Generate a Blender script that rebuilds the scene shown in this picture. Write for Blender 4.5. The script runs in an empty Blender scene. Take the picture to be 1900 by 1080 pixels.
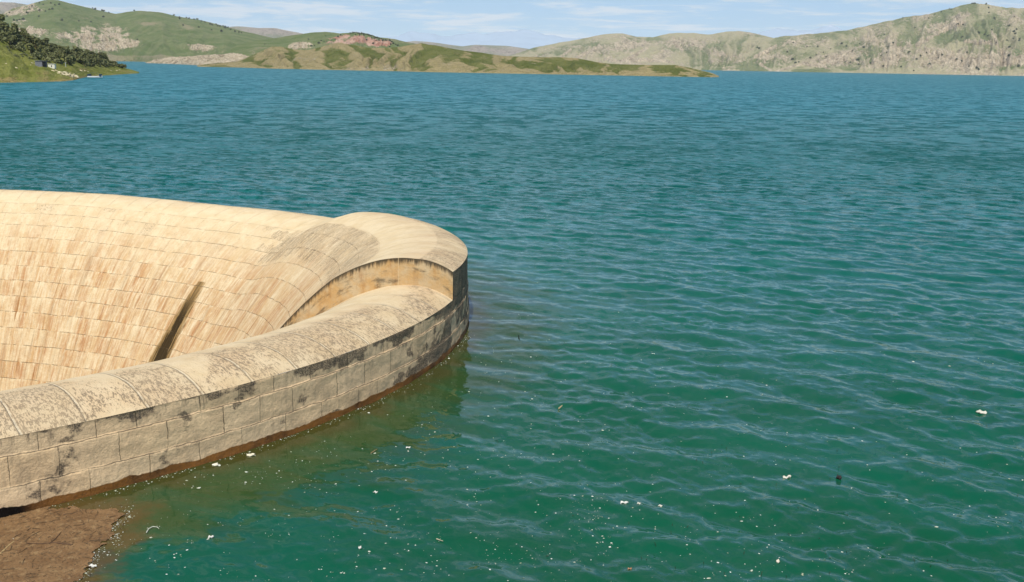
import bpy, math, random
import numpy as np
from mathutils import Matrix, Vector

# ------------------------------------------------------------------ camera, sky, sun, exposure
SC = bpy.context.scene
COL = SC.collection
CH = 12.0                                   # eye height above the lake
FPX, PITCH, ROLL = 1845.44, 0.22391, 0.016403
_F = np.array([0, math.cos(PITCH), -math.sin(PITCH)])
_R = np.array([1., 0, 0]); _U = np.cross(_R, _F)
_R2 = _R*math.cos(ROLL) + _U*math.sin(ROLL); _U2 = -_R*math.sin(ROLL) + _U*math.cos(ROLL)
cam = bpy.data.cameras.new('camera'); co = bpy.data.objects.new('camera', cam); COL.objects.link(co)
cam.sensor_width = 36; cam.lens = FPX/1900*36; cam.clip_start = 0.5; cam.clip_end = 120000
co.matrix_world = Matrix(((_R2[0], _U2[0], -_F[0], 0), (_R2[1], _U2[1], -_F[1], 0), (_R2[2], _U2[2], -_F[2], CH), (0, 0, 0, 1)))
SC.camera = co
SC.view_settings.view_transform = 'Standard'; SC.view_settings.look = 'None'
SC.view_settings.exposure = 0.0; SC.view_settings.gamma = 1.0
SC.cycles.max_bounces = 6; SC.cycles.diffuse_bounces = 2; SC.cycles.glossy_bounces = 3
SC.cycles.volume_bounces = 0; SC.cycles.use_denoising = True
SC.cycles.sample_clamp_indirect = 6

SUN_EL = math.radians(58); SUN_DIR = Vector((-0.10, -0.99, 0)).normalized()*math.cos(SUN_EL) + Vector((0, 0, math.sin(SUN_EL)))
sl = bpy.data.lights.new('sun', 'SUN'); sl.energy = 4.6; sl.angle = math.radians(0.5); sl.color = (1, 0.95, 0.87)
so = bpy.data.objects.new('sun', sl); COL.objects.link(so)
so.rotation_euler = SUN_DIR.to_track_quat('Z', 'Y').to_euler()

class NT:
    """short node-graph builder"""
    def __init__(s, tree): s.t = tree; s.n = tree.nodes; s.l = tree.links
    def new(s, kind, **kw):
        nd = s.n.new(kind)
        for k, v in kw.items(): setattr(nd, k, v)
        return nd
    def put(s, sock, v):
        if v is None: return
        if isinstance(v, bpy.types.NodeSocket): s.l.new(v, sock)
        elif isinstance(v, (tuple, list)):
            v = tuple(v)
            if sock.type == 'RGBA' and len(v) == 3: v = v + (1,)
            sock.default_value = v
        else: sock.default_value = v
    def math(s, op, a, b=None, c=None, clamp=False):
        nd = s.new('ShaderNodeMath', operation=op, use_clamp=clamp)
        s.put(nd.inputs[0], a); s.put(nd.inputs[1], b); s.put(nd.inputs[2], c); return nd.outputs[0]
    def vmath(s, op, a, b=None, out=0):
        nd = s.new('ShaderNodeVectorMath', operation=op)
        s.put(nd.inputs[0], a)
        if op == 'SCALE': s.put(nd.inputs['Scale'], b)
        else: s.put(nd.inputs[1], b)
        return nd.outputs[out]
    def noise(s, vec, scale, detail=3, rough=0.55, dist=0.0, out=0):
        nd = s.new('ShaderNodeTexNoise'); s.put(nd.inputs['Vector'], vec)
        nd.inputs['Scale'].default_value = scale; nd.inputs['Detail'].default_value = detail
        nd.inputs['Roughness'].default_value = rough; nd.inputs['Distortion'].default_value = dist
        return nd.outputs[out]
    def ramp(s, f, lo, hi, a=0.0, b=1.0, smooth=True):
        nd = s.new('ShaderNodeMapRange', interpolation_type='SMOOTHSTEP' if smooth else 'LINEAR')
        s.put(nd.inputs[0], f); s.put(nd.inputs[1], lo); s.put(nd.inputs[2], hi); s.put(nd.inputs[3], a); s.put(nd.inputs[4], b)
        return nd.outputs[0]
    def mix(s, f, a, b, blend='MIX'):
        nd = s.new('ShaderNodeMix', data_type='RGBA', blend_type=blend)
        s.put(nd.inputs[0], f); s.put(nd.inputs[6], a); s.put(nd.inputs[7], b); return nd.outputs[2]
    def scale(s, vec, xyz):
        return s.vmath('MULTIPLY', vec, xyz)
    def attr(s, name, out='Fac'):
        return s.new('ShaderNodeAttribute', attribute_name=name).outputs[out]
    def sep(s, vec):
        nd = s.new('ShaderNodeSeparateXYZ'); s.put(nd.inputs[0], vec); return nd.outputs
    def comb(s, x, y, z=0.0):
        nd = s.new('ShaderNodeCombineXYZ'); s.put(nd.inputs[0], x); s.put(nd.inputs[1], y); s.put(nd.inputs[2], z); return nd.outputs[0]

W = bpy.data.worlds.new('World'); SC.world = W; W.use_nodes = True
W.node_tree.nodes.clear(); g = NT(W.node_tree)
sky = g.new('ShaderNodeTexSky', sky_type='NISHITA', sun_disc=False)
sky.sun_elevation = SUN_EL; sky.sun_rotation = math.atan2(SUN_DIR.x, SUN_DIR.y)
sky.altitude = 600; sky.air_density = 1.0; sky.dust_density = 0.25; sky.ozone_density = 3.0
tc = g.new('ShaderNodeTexCoord').outputs['Generated']
sx = g.sep(tc)
el = g.math('MAXIMUM', sx[2], 0.0)
# thin layered cloud: planar projection on a high deck, stretched along the horizon
inv = g.math('DIVIDE', 1.0, g.math('ADD', el, 0.035))
cv = g.comb(g.math('MULTIPLY', sx[0], inv), g.math('MULTIPLY', sx[1], inv), 0.0)
c1 = g.noise(g.scale(cv, (0.55, 0.50, 1)), 1.0, 7, 0.62, 0.5)
c2 = g.noise(g.scale(tc, (13, 13, 120)), 1.0, 6, 0.65, 0.4)
cm = g.math('ADD', g.math('MULTIPLY', c1, 0.55), g.math('MULTIPLY', c2, 0.5))
cloud = g.ramp(cm, 0.49, 0.62, 0.0, 0.85)
skyc = g.mix(1.0, sky.outputs[0], (0.62, 0.86, 1.08), 'MULTIPLY')
low = g.ramp(el, 0.0, 0.16, 0.85, 0.0)
skyc = g.mix(low, skyc, g.mix(g.ramp(el, 0.0, 0.07), (5.3, 6.9, 8.3), (3.6, 5.6, 8.1)))
col = g.mix(cloud, skyc, (7.0, 7.7, 8.3))
bg = g.new('ShaderNodeBackground'); g.put(bg.inputs[0], col); bg.inputs[1].default_value = 0.115
g.l.new(bg.outputs[0], g.new('ShaderNodeOutputWorld').inputs[0])

# ------------------------------------------------------------------ helpers
def proj(P):
    Q = np.asarray(P, float) - np.array([0, 0, CH]); d = Q@_F
    return np.stack([950 + FPX*(Q@_R2)/d, 540 - FPX*(Q@_U2)/d], -1)
def ray(x, y):
    return _F + ((x-950)/FPX)*_R2 + ((540-y)/FPX)*_U2
def on_water(x, y, z=0.0):
    d = ray(x, y); t = (z-CH)/d[2]; return np.array([d[0]*t, d[1]*t, z])

_rs = np.random.RandomState(7)
_perm = _rs.permutation(4096); _grad = _rs.rand(4096)*2*math.pi
_gx, _gy = np.cos(_grad), np.sin(_grad)
def pn(x, y, seed=0):
    xi = np.floor(x).astype(np.int64); yi = np.floor(y).astype(np.int64); xf = x-xi; yf = y-yi
    u = xf*xf*xf*(xf*(xf*6-15)+10); v = yf*yf*yf*(yf*(yf*6-15)+10)
    def gr(ix, iy, fx, fy):
        hsh = _perm[(_perm[(ix+seed*131) & 4095] + iy) & 4095]
        return _gx[hsh]*fx + _gy[hsh]*fy
    a = gr(xi, yi, xf, yf); b = gr(xi+1, yi, xf-1, yf); c = gr(xi, yi+1, xf, yf-1); d = gr(xi+1, yi+1, xf-1, yf-1)
    return ((a*(1-u)+b*u)*(1-v) + (c*(1-u)+d*u)*v)*1.5
def fbm(x, y, octs=5, seed=0, gain=0.5, ridged=False):
    s = 0; a = 1.0; tot = 0
    for k in range(octs):
        n = pn(x*2**k+k*17.3, y*2**k-k*9.1, seed+k)
        s = s + a*((1-2*np.abs(n)) if ridged else n); tot += a; a *= gain
    return s/tot
def sstep(a, b, x):
    t = np.clip((x-a)/(b-a), 0, 1); return t*t*(3-2*t)

def mesh_obj(name, verts, faces, mat=None, parent=None, smooth=True, uv=None, attrs=None):
    verts = np.asarray(verts, np.float32)
    me = bpy.data.meshes.new(name)
    if isinstance(faces, np.ndarray):
        nf, k = faces.shape
        me.vertices.add(len(verts)); me.vertices.foreach_set('co', verts.ravel())
        me.loops.add(nf*k); me.loops.foreach_set('vertex_index', faces.astype(np.int32).ravel())
        me.polygons.add(nf); me.polygons.foreach_set('loop_start', np.arange(0, nf*k, k, dtype=np.int32))
        me.update(calc_edges=True)
    else:
        me.from_pydata([tuple(v) for v in verts.tolist()], [], faces)
    me.validate()
    if smooth: me.polygons.foreach_set('use_smooth', np.ones(len(me.polygons), bool))
    li = None
    if uv is not None:
        li = np.empty(len(me.loops), np.int32); me.loops.foreach_get('vertex_index', li)
        l = me.uv_layers.new(name='UVMap'); l.data.foreach_set('uv', np.asarray(uv, np.float32)[li].ravel())
    for k, a in (attrs or {}).items():
        at = me.attributes.new(k, 'FLOAT', 'POINT'); at.data.foreach_set('value', np.asarray(a, np.float32).ravel())
    o = bpy.data.objects.new(name, me); COL.objects.link(o)
    if mat: me.materials.append(mat)
    if parent: o.parent = parent
    return o
def grid_faces(nr, nc, closed=False):
    i = np.arange(nr-1)[:, None]; j = np.arange(nc if closed else nc-1)[None, :]; j2 = (j+1) % nc
    return np.stack([i*nc+j, i*nc+j2, (i+1)*nc+j2, (i+1)*nc+j], -1).reshape(-1, 4)
def tag(o, label=None, cat=None, group=None, kind=None):
    if label: o['label'] = label
    if cat: o['category'] = cat
    if group: o['group'] = group
    if kind: o['kind'] = kind
    return o
def empty(name, loc=(0, 0, 0), rz=0.0):
    o = bpy.data.objects.new(name, None); COL.objects.link(o); o.location = loc; o.rotation_euler = (0, 0, rz); o.empty_display_size = 0.1
    return o
def copy_tree(o, parent=None):
    c = o.copy(); COL.objects.link(c)
    if parent: c.parent = parent
    for ch in [x for x in o.children]: copy_tree(ch, c)
    return c
def material(name, rough=0.9, spec=0.2):
    m = bpy.data.materials.new(name); m.use_nodes = True; nt = m.node_tree; nt.nodes.clear(); gg = NT(nt)
    b = gg.new('ShaderNodeBsdfPrincipled'); b.inputs['Roughness'].default_value = rough; b.inputs['Specular IOR Level'].default_value = spec
    gg.l.new(b.outputs[0], gg.new('ShaderNodeOutputMaterial').inputs[0]); return m, gg, b
def bump(gg, b, height, strength=0.5, dist=0.02):
    n = gg.new('ShaderNodeBump'); n.inputs['Strength'].default_value = strength; n.inputs['Distance'].default_value = dist
    gg.put(n.inputs['Height'], height); gg.l.new(n.outputs[0], b.inputs['Normal'])
def plain(name, c1, c2=None, scale=4.0, rough=0.8):
    m, gg, b = material(name, rough)
    o = gg.new('ShaderNodeTexCoord').outputs['Object']
    f = gg.ramp(gg.noise(o, scale, 4, 0.6), 0.35, 0.65)
    gg.put(b.inputs['Base Color'], gg.mix(f, c1, c2 or tuple(x*0.75 for x in c1))); return m

# ------------------------------------------------------------------ spillway plan
CX, CY, R0 = -32.1947, 45.5258, 28.54624
HARM = (0.54548, -1.32301, 1.1586, 1.45077, -0.17578, -0.43733)
def rim(th):
    s = R0
    for k in range(3): s = s + HARM[2*k]*np.cos((k+2)*th) + HARM[2*k+1]*np.sin((k+2)*th)
    return s
def dist_rim(x, y):
    th = np.arctan2(y-CY, x-CX); return np.hypot(x-CX, y-CY) - rim(th)

# outline of the scum raft, walked round its rim
RAFT = [(-160, 1020), (-60, 985), (0, 962), (40, 948), (95, 941), (150, 944), (205, 944), (236, 952), (222, 968), (205, 985), (214, 1000), (186, 1014), (172, 1035), (160, 1056), (150, 1075), (128, 1100), (60, 1150), (-160, 1240)]
def raft_dist(x, y):
    P = np.array([on_water(a, b)[:2] for a, b in RAFT]); out = np.full(x.shape, 1e9); ins = np.zeros(x.shape, bool); j = len(P)-1
    for i in range(len(P)):
        a, b = P[j], P[i]; e = b-a; t = np.clip(((x-a[0])*e[0]+(y-a[1])*e[1])/(e@e), 0, 1)
        out = np.minimum(out, np.hypot(x-a[0]-t*e[0], y-a[1]-t*e[1]))
        ins ^= ((b[1] > y) != (a[1] > y)) & (x < (a[0]-b[0])*(y-b[1])/(a[1]-b[1]+1e-12)+b[0]); j = i
    return np.where(ins, 0, out)
# ------------------------------------------------------------------ lake surface
def wave_set():
    rs = np.random.RandomState(11); out = []
    n = 84
    for i in range(n):
        lam = 0.30*(4.4/0.30)**((i+rs.rand()*0.8)/n)
        spread = 0.48 if lam > 1.6 else 0.85
        a = math.radians(-118) + rs.randn()*spread        # crest normal: crests fall from upper left to lower right
        slope = 0.023 if lam > 1.5 else 0.030*(lam/1.2)**0.12
        out.append((lam, a, slope*lam/(2*math.pi), rs.rand()*2*math.pi))
    return out
WAVES = wave_set()
def calm(x, y):
    """1 in the open lake, lower in the lee of the stone ring"""
    d = dist_rim(x, y)
    lee = sstep(0.0, 11.0, d + 0.30*(x+6) + 3.0*fbm(x/7, y/7, 3, 5))
    return 0.22 + 0.78*lee
def wave_h(x, y, cell):
    h = np.zeros_like(x, dtype=float)
    gust = 0.60 + 0.70*sstep(-0.35, 0.45, fbm(x/9, y/9, 3, 21)) + 0.25*fbm(x/42, y/42, 2, 23)
    cm = calm(x, y)
    for lam, a, amp, ph in WAVES:
        k = 2*math.pi/lam
        w = sstep(2.2, 5.0, lam/cell)
        if np.max(w) <= 0: continue
        p = k*(x*math.cos(a)+y*math.sin(a)) + ph
        m = gust if lam < 1.6 else 1.0
        h += amp*w*m*(np.sin(p)*0.9 + 0.28*np.cos(2*p))
    return h*cm

def build_lake():
    A0 = math.radians(37)
    dense = np.linspace(-A0, A0, 640)
    side = np.linspace(A0, 2*math.pi-A0, 70)[1:-1]
    ang = np.concatenate([dense, side])                   # azimuth from +y, to the right
    rad_ = [0.5, 4, 8]; r = 11.0
    while r < 105: rad_.append(r); r *= 1.0036
    while r < 320: rad_.append(r); r *= 1.0055
    while r < 60000: rad_.append(r); r *= 1.05
    rad_ = np.array(rad_)
    RR, AA = np.meshgrid(rad_, ang, indexing='ij')
    x = RR*np.sin(AA); y = RR*np.cos(AA)
    dr = np.gradient(rad_)[:, None]*np.ones_like(AA); da = np.gradient(ang)[None, :]*RR
    cell = np.maximum(dr, np.abs(da)*0.8)
    near = RR < 400
    z = np.zeros_like(x); z[near] = wave_h(x[near], y[near], cell[near])
    f = grid_faces(len(rad_), len(ang), closed=True)
    d = dist_rim(x, y).ravel()
    f = f[~np.all(d[f] < -0.35, axis=1)]
    V = np.stack([x, y, z], -1).reshape(-1, 3)
    shore = sstep(9.0, 0.0, dist_rim(x, y))
    f = f[:, ::-1]
    silt = sstep(1.9, 0.0, raft_dist(x, y))
    o = mesh_obj('lake_water', V, f, water_mat(), attrs={'silt': silt.ravel(), 'wall': shore.ravel(), 'calm': calm(x, y).ravel()})
    tag(o, kind='structure', label='green rippled lake water around the stone spillway', cat='water')

def water_mat():
    m, gg, b = material('lake_water', 0.04, 0.5)
    b.inputs['IOR'].default_value = 1.333
    o = gg.new('ShaderNodeTexCoord').outputs['Object']
    geo = gg.new('ShaderNodeNewGeometry')
    dist = gg.vmath('LENGTH', o, out=1)
    # slope field: rotated so that ripples are long along the crests
    rot = gg.new('ShaderNodeMapping'); rot.inputs['Rotation'].default_value = (0, 0, math.radians(28)); gg.put(rot.inputs[0], o)
    rv = rot.outputs[0]
    def slopes(sc, det, seed):
        v = gg.vmath('ADD', gg.scale(rv, (0.55*sc, 1.0*sc, 1)), (seed, seed*1.7, 0))
        c = gg.noise(v, 1.0, det, 0.6, 0.6, out=1)
        return gg.vmath('SUBTRACT', c, (0.5, 0.5, 0.5))
    calmv = gg.attr('calm')
    gust = gg.ramp(gg.noise(gg.scale(rv, (0.05, 0.09, 1)), 1.0, 4, 0.6), 0.32, 0.68, 0.35, 1.25)
    gust2 = gg.ramp(gg.noise(gg.scale(o, (0.004, 0.010, 1)), 1.0, 4, 0.6), 0.35, 0.65, 0.75, 1.15)
    fine = gg.vmath('SCALE', slopes(5.5, 2, 3.1), gg.math('MULTIPLY', gg.math('MULTIPLY', gust, calmv), 0.40))
    mid = gg.vmath('SCALE', slopes(2.0, 3, 8.4), gg.math('MULTIPLY', gg.ramp(dist, 30, 120, 0.0, 0.55), gust2))
    big = gg.vmath('SCALE', slopes(0.42, 4, 5.2), gg.ramp(dist, 90, 300, 0.0, 0.45))
    s = gg.vmath('ADD', gg.vmath('ADD', fine, mid), big)
    s = gg.vmath('MULTIPLY', s, (1, 1, 0))
    n = gg.vmath('NORMALIZE', gg.vmath('ADD', geo.outputs['Normal'], s))
    gg.l.new(n, b.inputs['Normal'])
    gg.put(b.inputs['Roughness'], gg.math('MULTIPLY', gg.ramp(dist, 18, 150, 0.05, 0.34), gg.ramp(gg.noise(rv, 0.5, 4, 0.7), 0.35, 0.65, 0.75, 1.2)))
    paw = gg.noise(gg.scale(o, (1/26, 1/40, 1)), 1.0, 7, 0.72, 0.3)
    pawf = gg.ramp(paw, 0.36, 0.64)
    chop = gg.noise(gg.scale(rv, (0.62, 0.95, 1)), 1.0, 5, 0.68, 0.5)
    chop2 = gg.noise(gg.scale(rv, (0.17, 0.15, 1)), 1.0, 6, 0.72, 0.5)
    fm = gg.ramp(dist, 70, 260)
    chm = gg.math('ADD', gg.math('MULTIPLY', chop, gg.math('SUBTRACT', 1.0, fm)), gg.math('MULTIPLY', chop2, fm))
    chopf = gg.ramp(gg.math('ADD', gg.math('MULTIPLY', chm, 0.78), gg.math('MULTIPLY', paw, 0.22)), 0.465, 0.555)
    farm = gg.ramp(dist, 28, 110)
    sp = gg.math('ADD', gg.ramp(dist, 16, 75, 0.50, 0.15), gg.ramp(dist, 80, 400, 0.0, -0.05))
    gg.put(b.inputs['Specular IOR Level'], gg.math('MULTIPLY', sp, gg.math('ADD', 1.0, gg.math('MULTIPLY', farm, gg.math('SUBTRACT', gg.math('MULTIPLY', chopf, 3.0), 0.97)))))
    # body colour: green near, bluer far out; wall's reflection and submerged stone painted at its foot
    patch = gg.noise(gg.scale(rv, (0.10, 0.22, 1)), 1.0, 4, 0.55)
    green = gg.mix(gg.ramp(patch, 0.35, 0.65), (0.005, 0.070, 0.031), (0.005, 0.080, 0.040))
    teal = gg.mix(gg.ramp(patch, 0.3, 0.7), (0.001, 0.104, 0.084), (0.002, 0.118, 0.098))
    far = (0.004, 0.160, 0.178)  # blue of the reflected sky put into the distant body colour
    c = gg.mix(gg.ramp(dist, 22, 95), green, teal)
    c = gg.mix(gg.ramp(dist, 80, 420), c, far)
    c = gg.mix(gg.math('MULTIPLY', farm, gg.math('MULTIPLY', gg.math('SUBTRACT', 1.0, chopf), 0.85)), c, gg.mix(gg.ramp(dist, 60, 400), (0.002, 0.064, 0.050), (0.004, 0.090, 0.105)))  # wave shading painted into the body colour as darker flecks
    wall = gg.attr('wall')
    wn = gg.math('ADD', wall, gg.math('MULTIPLY', gg.math('SUBTRACT', gg.noise(gg.scale(rv, (0.25, 0.9, 1)), 1.0, 4, 0.6, 0.6), 0.5), 1.3))
    c = gg.mix(gg.ramp(wn, 0.25, 1.05, 0.0, 0.85), c, (0.030, 0.056, 0.010))
    c = gg.mix(gg.ramp(gg.math('ADD', wall, gg.math('MULTIPLY', gg.math('SUBTRACT', wn, wall), 0.10)), 0.93, 1.0, 0.0, 0.6), c, (0.060, 0.042, 0.010))
    sl_ = gg.math('ADD', gg.attr('silt'), gg.math('MULTIPLY', gg.math('SUBTRACT', gg.noise(o, 1.6, 5, 0.7), 0.5), 1.3))
    c = gg.mix(gg.math('MULTIPLY', gg.ramp(sl_, 0.35, 1.05), gg.ramp(gg.attr('silt'), 0.0, 0.3)), c, (0.080, 0.058, 0.018))
    gg.put(b.inputs['Base Color'], c)
    return m
build_lake()

# ------------------------------------------------------------------ spillway
H0 = 2.169
def prof(s):
    """height of the lip and bell at distance s inside the outer face"""
    s = np.asarray(s, float)
    a = 2.74 - 0.571*(np.clip(1.75-s, 0, None)/1.75)**2.2
    x = np.clip(s-1.75, 0, None); b = x**1.85/7.9
    return a - b
TH0 = math.radians(-8.2); TH1 = math.radians(44)
def dip(th):
    """settlement of the far side of the lip"""
    d = np.degrees(th)
    return -0.08*sstep(60, 90, d) - 0.40*sstep(10, 36, d)*sstep(88, 58, d)
def slab(th, s):
    d = np.degrees(th)
    a = np.interp(d, [-8.2, 0, 10, 20, 27, 31, 34, 36.5, 39, 44], [1.22, 1.10, 0.97, 0.94, 0.96, 0.86, 0.52, 0.16, 0.0, 0.0])
    return a*np.interp(s, [0, 1.5, 3, 5, 6.2, 7.4, 9.5, 12.5], [1, 0.94, 1.0, 1.02, 0.86, 0.7, 0.35, 0.0])
# arc length table
_S = np.concatenate([np.linspace(0, 8, 161), np.linspace(8, 20.5, 120)[1:]]); _Z = prof(_S)
_ARC = np.concatenate([[0], np.cumsum(np.hypot(np.diff(_S), np.diff(_Z)))])

def stone_funnel_mat(name, slabby=False):
    m, gg, b = material(name, 0.92, 0.15)
    uvn = gg.new('ShaderNodeUVMap', uv_map='UVMap').outputs[0]
    obj = gg.new('ShaderNodeTexCoord').outputs['Object']
    uv = gg.sep(uvn); u, v = uv[0], uv[1]
    CHt = 1.12
    wob = gg.math('MULTIPLY', gg.math('SUBTRACT', gg.noise(gg.scale(obj, (.9, .9, .9)), 1.0, 3), 0.5), 0.16)
    vv = gg.math('ADD', gg.math('SUBTRACT', v, 4.25), wob)
    row = gg.math('FLOOR', gg.math('DIVIDE', vv, CHt))
    br = gg.new('ShaderNodeTexBrick', offset=0.5, squash=1.0)
    jw = gg.noise(gg.comb(gg.math('MULTIPLY', u, 0.40), gg.math('MULTIPLY', row, 5.3), 0), 1.0, 1)
    gg.put(br.inputs['Vector'], gg.comb(gg.math('ADD', gg.math('ADD', u, wob), gg.math('MULTIPLY', jw, 2.2)), vv)); br.inputs['Scale'].default_value = 1.0
    br.inputs['Color1'].default_value = (0, 0, 0, 1); br.inputs['Color2'].default_value = (1, 1, 1, 1)
    br.inputs['Mortar Size'].default_value = 0.018; br.inputs['Mortar Smooth'].default_value = 0.3
    br.inputs['Brick Width'].default_value = 1.25; br.inputs['Row Height'].default_value = CHt; br.inputs['Mortar'].default_value = (0.5, 0.5, 0.5, 1)
    inner = gg.ramp(v, 4.1, 4.35)
    brk = gg.ramp(gg.noise(obj, 2.6, 3, 0.6), 0.38, 0.56)
    frj = gg.math('FRACT', gg.math('DIVIDE', vv, CHt))
    hl = gg.math('MAXIMUM', gg.ramp(frj, 0.0, 0.026, 1.0, 0.0), gg.ramp(frj, 0.974, 1.0, 0.0, 1.0))
    joint = gg.math('MULTIPLY', gg.math('MULTIPLY', gg.math('MAXIMUM', gg.math('MULTIPLY', br.outputs['Fac'], 0.38), hl), inner), brk)
    tone = gg.sep(br.outputs['Color'])[0]
    # radial joints over the lip, one every 1.45 m
    ru = gg.math('ABSOLUTE', gg.math('SUBTRACT', gg.math('FRACT', gg.math('DIVIDE', gg.math('ADD', u, gg.math('MULTIPLY', wob, 0.7)), 1.46)), 0.5))
    rj = gg.math('MULTIPLY', gg.ramp(ru, 0.012, 0.026, 1.0, 0.0), gg.ramp(v, 3.6, 4.2, 1.0, 0.0))
    bi = gg.math('FLOOR', gg.math('ADD', gg.math('DIVIDE', u, 1.46), 0.5))
    wn = gg.new('ShaderNodeTexWhiteNoise', noise_dimensions='1D'); gg.put(wn.inputs['W'], bi)
    # run-off streaks, started afresh in every course
    sv = gg.comb(gg.math('ADD', gg.math('MULTIPLY', u, 5.2), gg.math('MULTIPLY', row, 0.12)), gg.math('MULTIPLY', v, 0.55), gg.math('MULTIPLY', row, 0.35))
    st = gg.noise(sv, 1.0, 6, 0.70, 0.25)
    sv2 = gg.comb(gg.math('MULTIPLY', u, 0.55), gg.math('ADD', gg.math('MULTIPLY', v, 0.16), gg.math('MULTIPLY', row, 0.7)), 2.0)
    big = gg.noise(sv2, 1.0, 4, 0.6)
    cream = gg.mix(gg.ramp(gg.noise(obj, 1.1, 5, 0.65), 0.3, 0.7), (0.70, 0.565, 0.35), (0.62, 0.475, 0.27))
    cream = gg.mix(gg.math('MULTIPLY', gg.math('SUBTRACT', tone, 0.3), 0.20), cream, (0.70, 0.59, 0.40))
    depth = gg.ramp(v, 4.6, 10.5)
    fr = gg.math('FRACT', gg.math('DIVIDE', vv, CHt))
    pinkf = gg.math('MULTIPLY', gg.ramp(gg.math('ADD', gg.math('MULTIPLY', st, 0.55), gg.math('ADD', gg.math('MULTIPLY', big, 0.40), gg.math('MULTIPLY', gg.noise(obj, 2.2, 6, 0.75), 0.20))), 0.47, 0.72), gg.math('ADD', gg.math('MULTIPLY', depth, 1.0), 0.16))
    pinkf = gg.math('MULTIPLY', pinkf, inner)
    pink = gg.mix(gg.ramp(gg.noise(sv, 0.45, 3), 0.4, 0.6), (0.45, 0.240, 0.105), (0.54, 0.34, 0.155))
    c = gg.mix(pinkf, cream, pink)
    pale = gg.math('MULTIPLY', gg.ramp(gg.noise(sv, 1.7, 3, 0.5), 0.60, 0.72), gg.math('MULTIPLY', depth, 0.45))
    c = gg.mix(pale, c, (0.74, 0.64, 0.44))
    ora = gg.math('MULTIPLY', gg.ramp(gg.noise(gg.comb(gg.math('MULTIPLY', u, 1.8), gg.math('MULTIPLY', v, 0.14), 5.0), 1.0, 4, 0.65), 0.60, 0.70), gg.math('MULTIPLY', gg.ramp(v, 8, 13), 0.85))
    c = gg.mix(ora, c, (0.30, 0.13, 0.035))
    mot = gg.noise(obj, 7, 6, 0.75)
    c = gg.mix(gg.math('MULTIPLY', gg.ramp(mot, 0.50, 0.70), gg.math('MULTIPLY', inner, 0.35)), c, (0.36, 0.24, 0.13))
    lng = gg.noise(gg.comb(gg.math('MULTIPLY', u, 1.1), gg.math('MULTIPLY', v, 0.07), 9.0), 1.0, 5, 0.7)
    c = gg.mix(gg.math('MULTIPLY', gg.ramp(lng, 0.53, 0.66), gg.math('MULTIPLY', depth, 0.45)), c, (0.30, 0.175, 0.085))
    # fringe of drips under each bed joint
    fn = gg.noise(gg.comb(gg.math('MULTIPLY', u, 5.5), gg.math('MULTIPLY', row, 3.3), 0), 1.0, 4, 0.7)
    fd = gg.math('MULTIPLY', gg.ramp(gg.math('SUBTRACT', fr, gg.math('MULTIPLY', gg.math('SUBTRACT', fn, 0.45), 1.1)), -0.14, 0.03, 1.0, 0.0), inner)
    c = gg.mix(gg.math('MULTIPLY', fd, gg.ramp(depth, 0, 1, 0.2, 0.6)), c, gg.mix(gg.ramp(fn, 0.52, 0.58), (0.33, 0.20, 0.085), (0.70, 0.58, 0.36)))
    # lichen and black specks
    spk = gg.noise(gg.scale(uvn, (13, 4.2, 1)), 1.0, 5, 0.75)
    spk2 = gg.noise(gg.scale(uvn, (30, 12, 1)), 1.0, 3, 0.7)
    area = gg.noise(gg.scale(uvn, (0.45, 0.40, 1)), 1.0, 4, 0.65)
    crest = gg.ramp(v, 1.7, 3.4, 1.0, 0.0)
    fresh = gg.attr('fresh')
    if slabby:
        lich = gg.math('MAXIMUM', gg.ramp(v, 1.45, 1.75, 0.9, 0.0), gg.math('MULTIPLY', gg.ramp(v, 4.0, 4.4), gg.ramp(v, 6.6, 8.6, 1.0, 0.30)))
        lich = gg.math('ADD', gg.math('MULTIPLY', lich, gg.ramp(area, 0.30, 0.55, 0.75, 1.1)), 0.04)
        lst = gg.noise(gg.scale(uvn, (9, 0.8, 1)), 1.0, 6, 0.75)
        spk = gg.math('ADD', gg.math('MULTIPLY', spk, 0.3), gg.math('MULTIPLY', lst, 0.7))
    else:
        lich = gg.math('MULTIPLY', gg.math('ADD', gg.math('MULTIPLY', crest, 0.75), 0.55), gg.math('SUBTRACT', 1.0, fresh))
        lich = gg.math('MULTIPLY', lich, gg.ramp(gg.math('ADD', area, gg.math('MULTIPLY', gg.math('SUBTRACT', wn.outputs[0], 0.5), 0.22)), 0.30, 0.62, 0.42, 0.92))
        up = gg.ramp(v, 7.5, 10.0, 1.0, 0.0)
        bl = gg.math('MULTIPLY', gg.math('MULTIPLY', gg.ramp(gg.math('ADD', gg.math('MULTIPLY', gg.noise(gg.scale(uvn, (.55, .75, 1)), 1.0, 2), .7), gg.math('MULTIPLY', tone, 0.22)), 0.50, 0.62), inner), up)
        lich = gg.math('MAXIMUM', gg.math('MULTIPLY', lich, gg.ramp(v, 5.0, 8.0, 1.0, 0.0)), gg.math('MULTIPLY', bl, 0.85))
    thr = gg.ramp(lich, 0.0, 1.0, 0.74, 0.500, smooth=False)
    sf = gg.math('MULTIPLY', gg.ramp(gg.math('SUBTRACT', gg.math('ADD', gg.math('MULTIPLY', spk, 0.62), gg.math('MULTIPLY', spk2, 0.38)), thr), -0.012, 0.03), 0.66)
    c = gg.mix(gg.math('MULTIPLY', lich, 0.18), c, (0.50, 0.36, 0.21))
    c = gg.mix(gg.math('MULTIPLY', gg.ramp(area, 0.35, 0.7), gg.math('MULTIPLY', crest, 0.35)), c, (0.50, 0.30, 0.16))
    c = gg.mix(sf, c, gg.mix(gg.ramp(area, 0.4, 0.6), (0.26, 0.175, 0.10) if slabby else (0.19, 0.135, 0.08), (0.10, 0.078, 0.052)))
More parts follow.
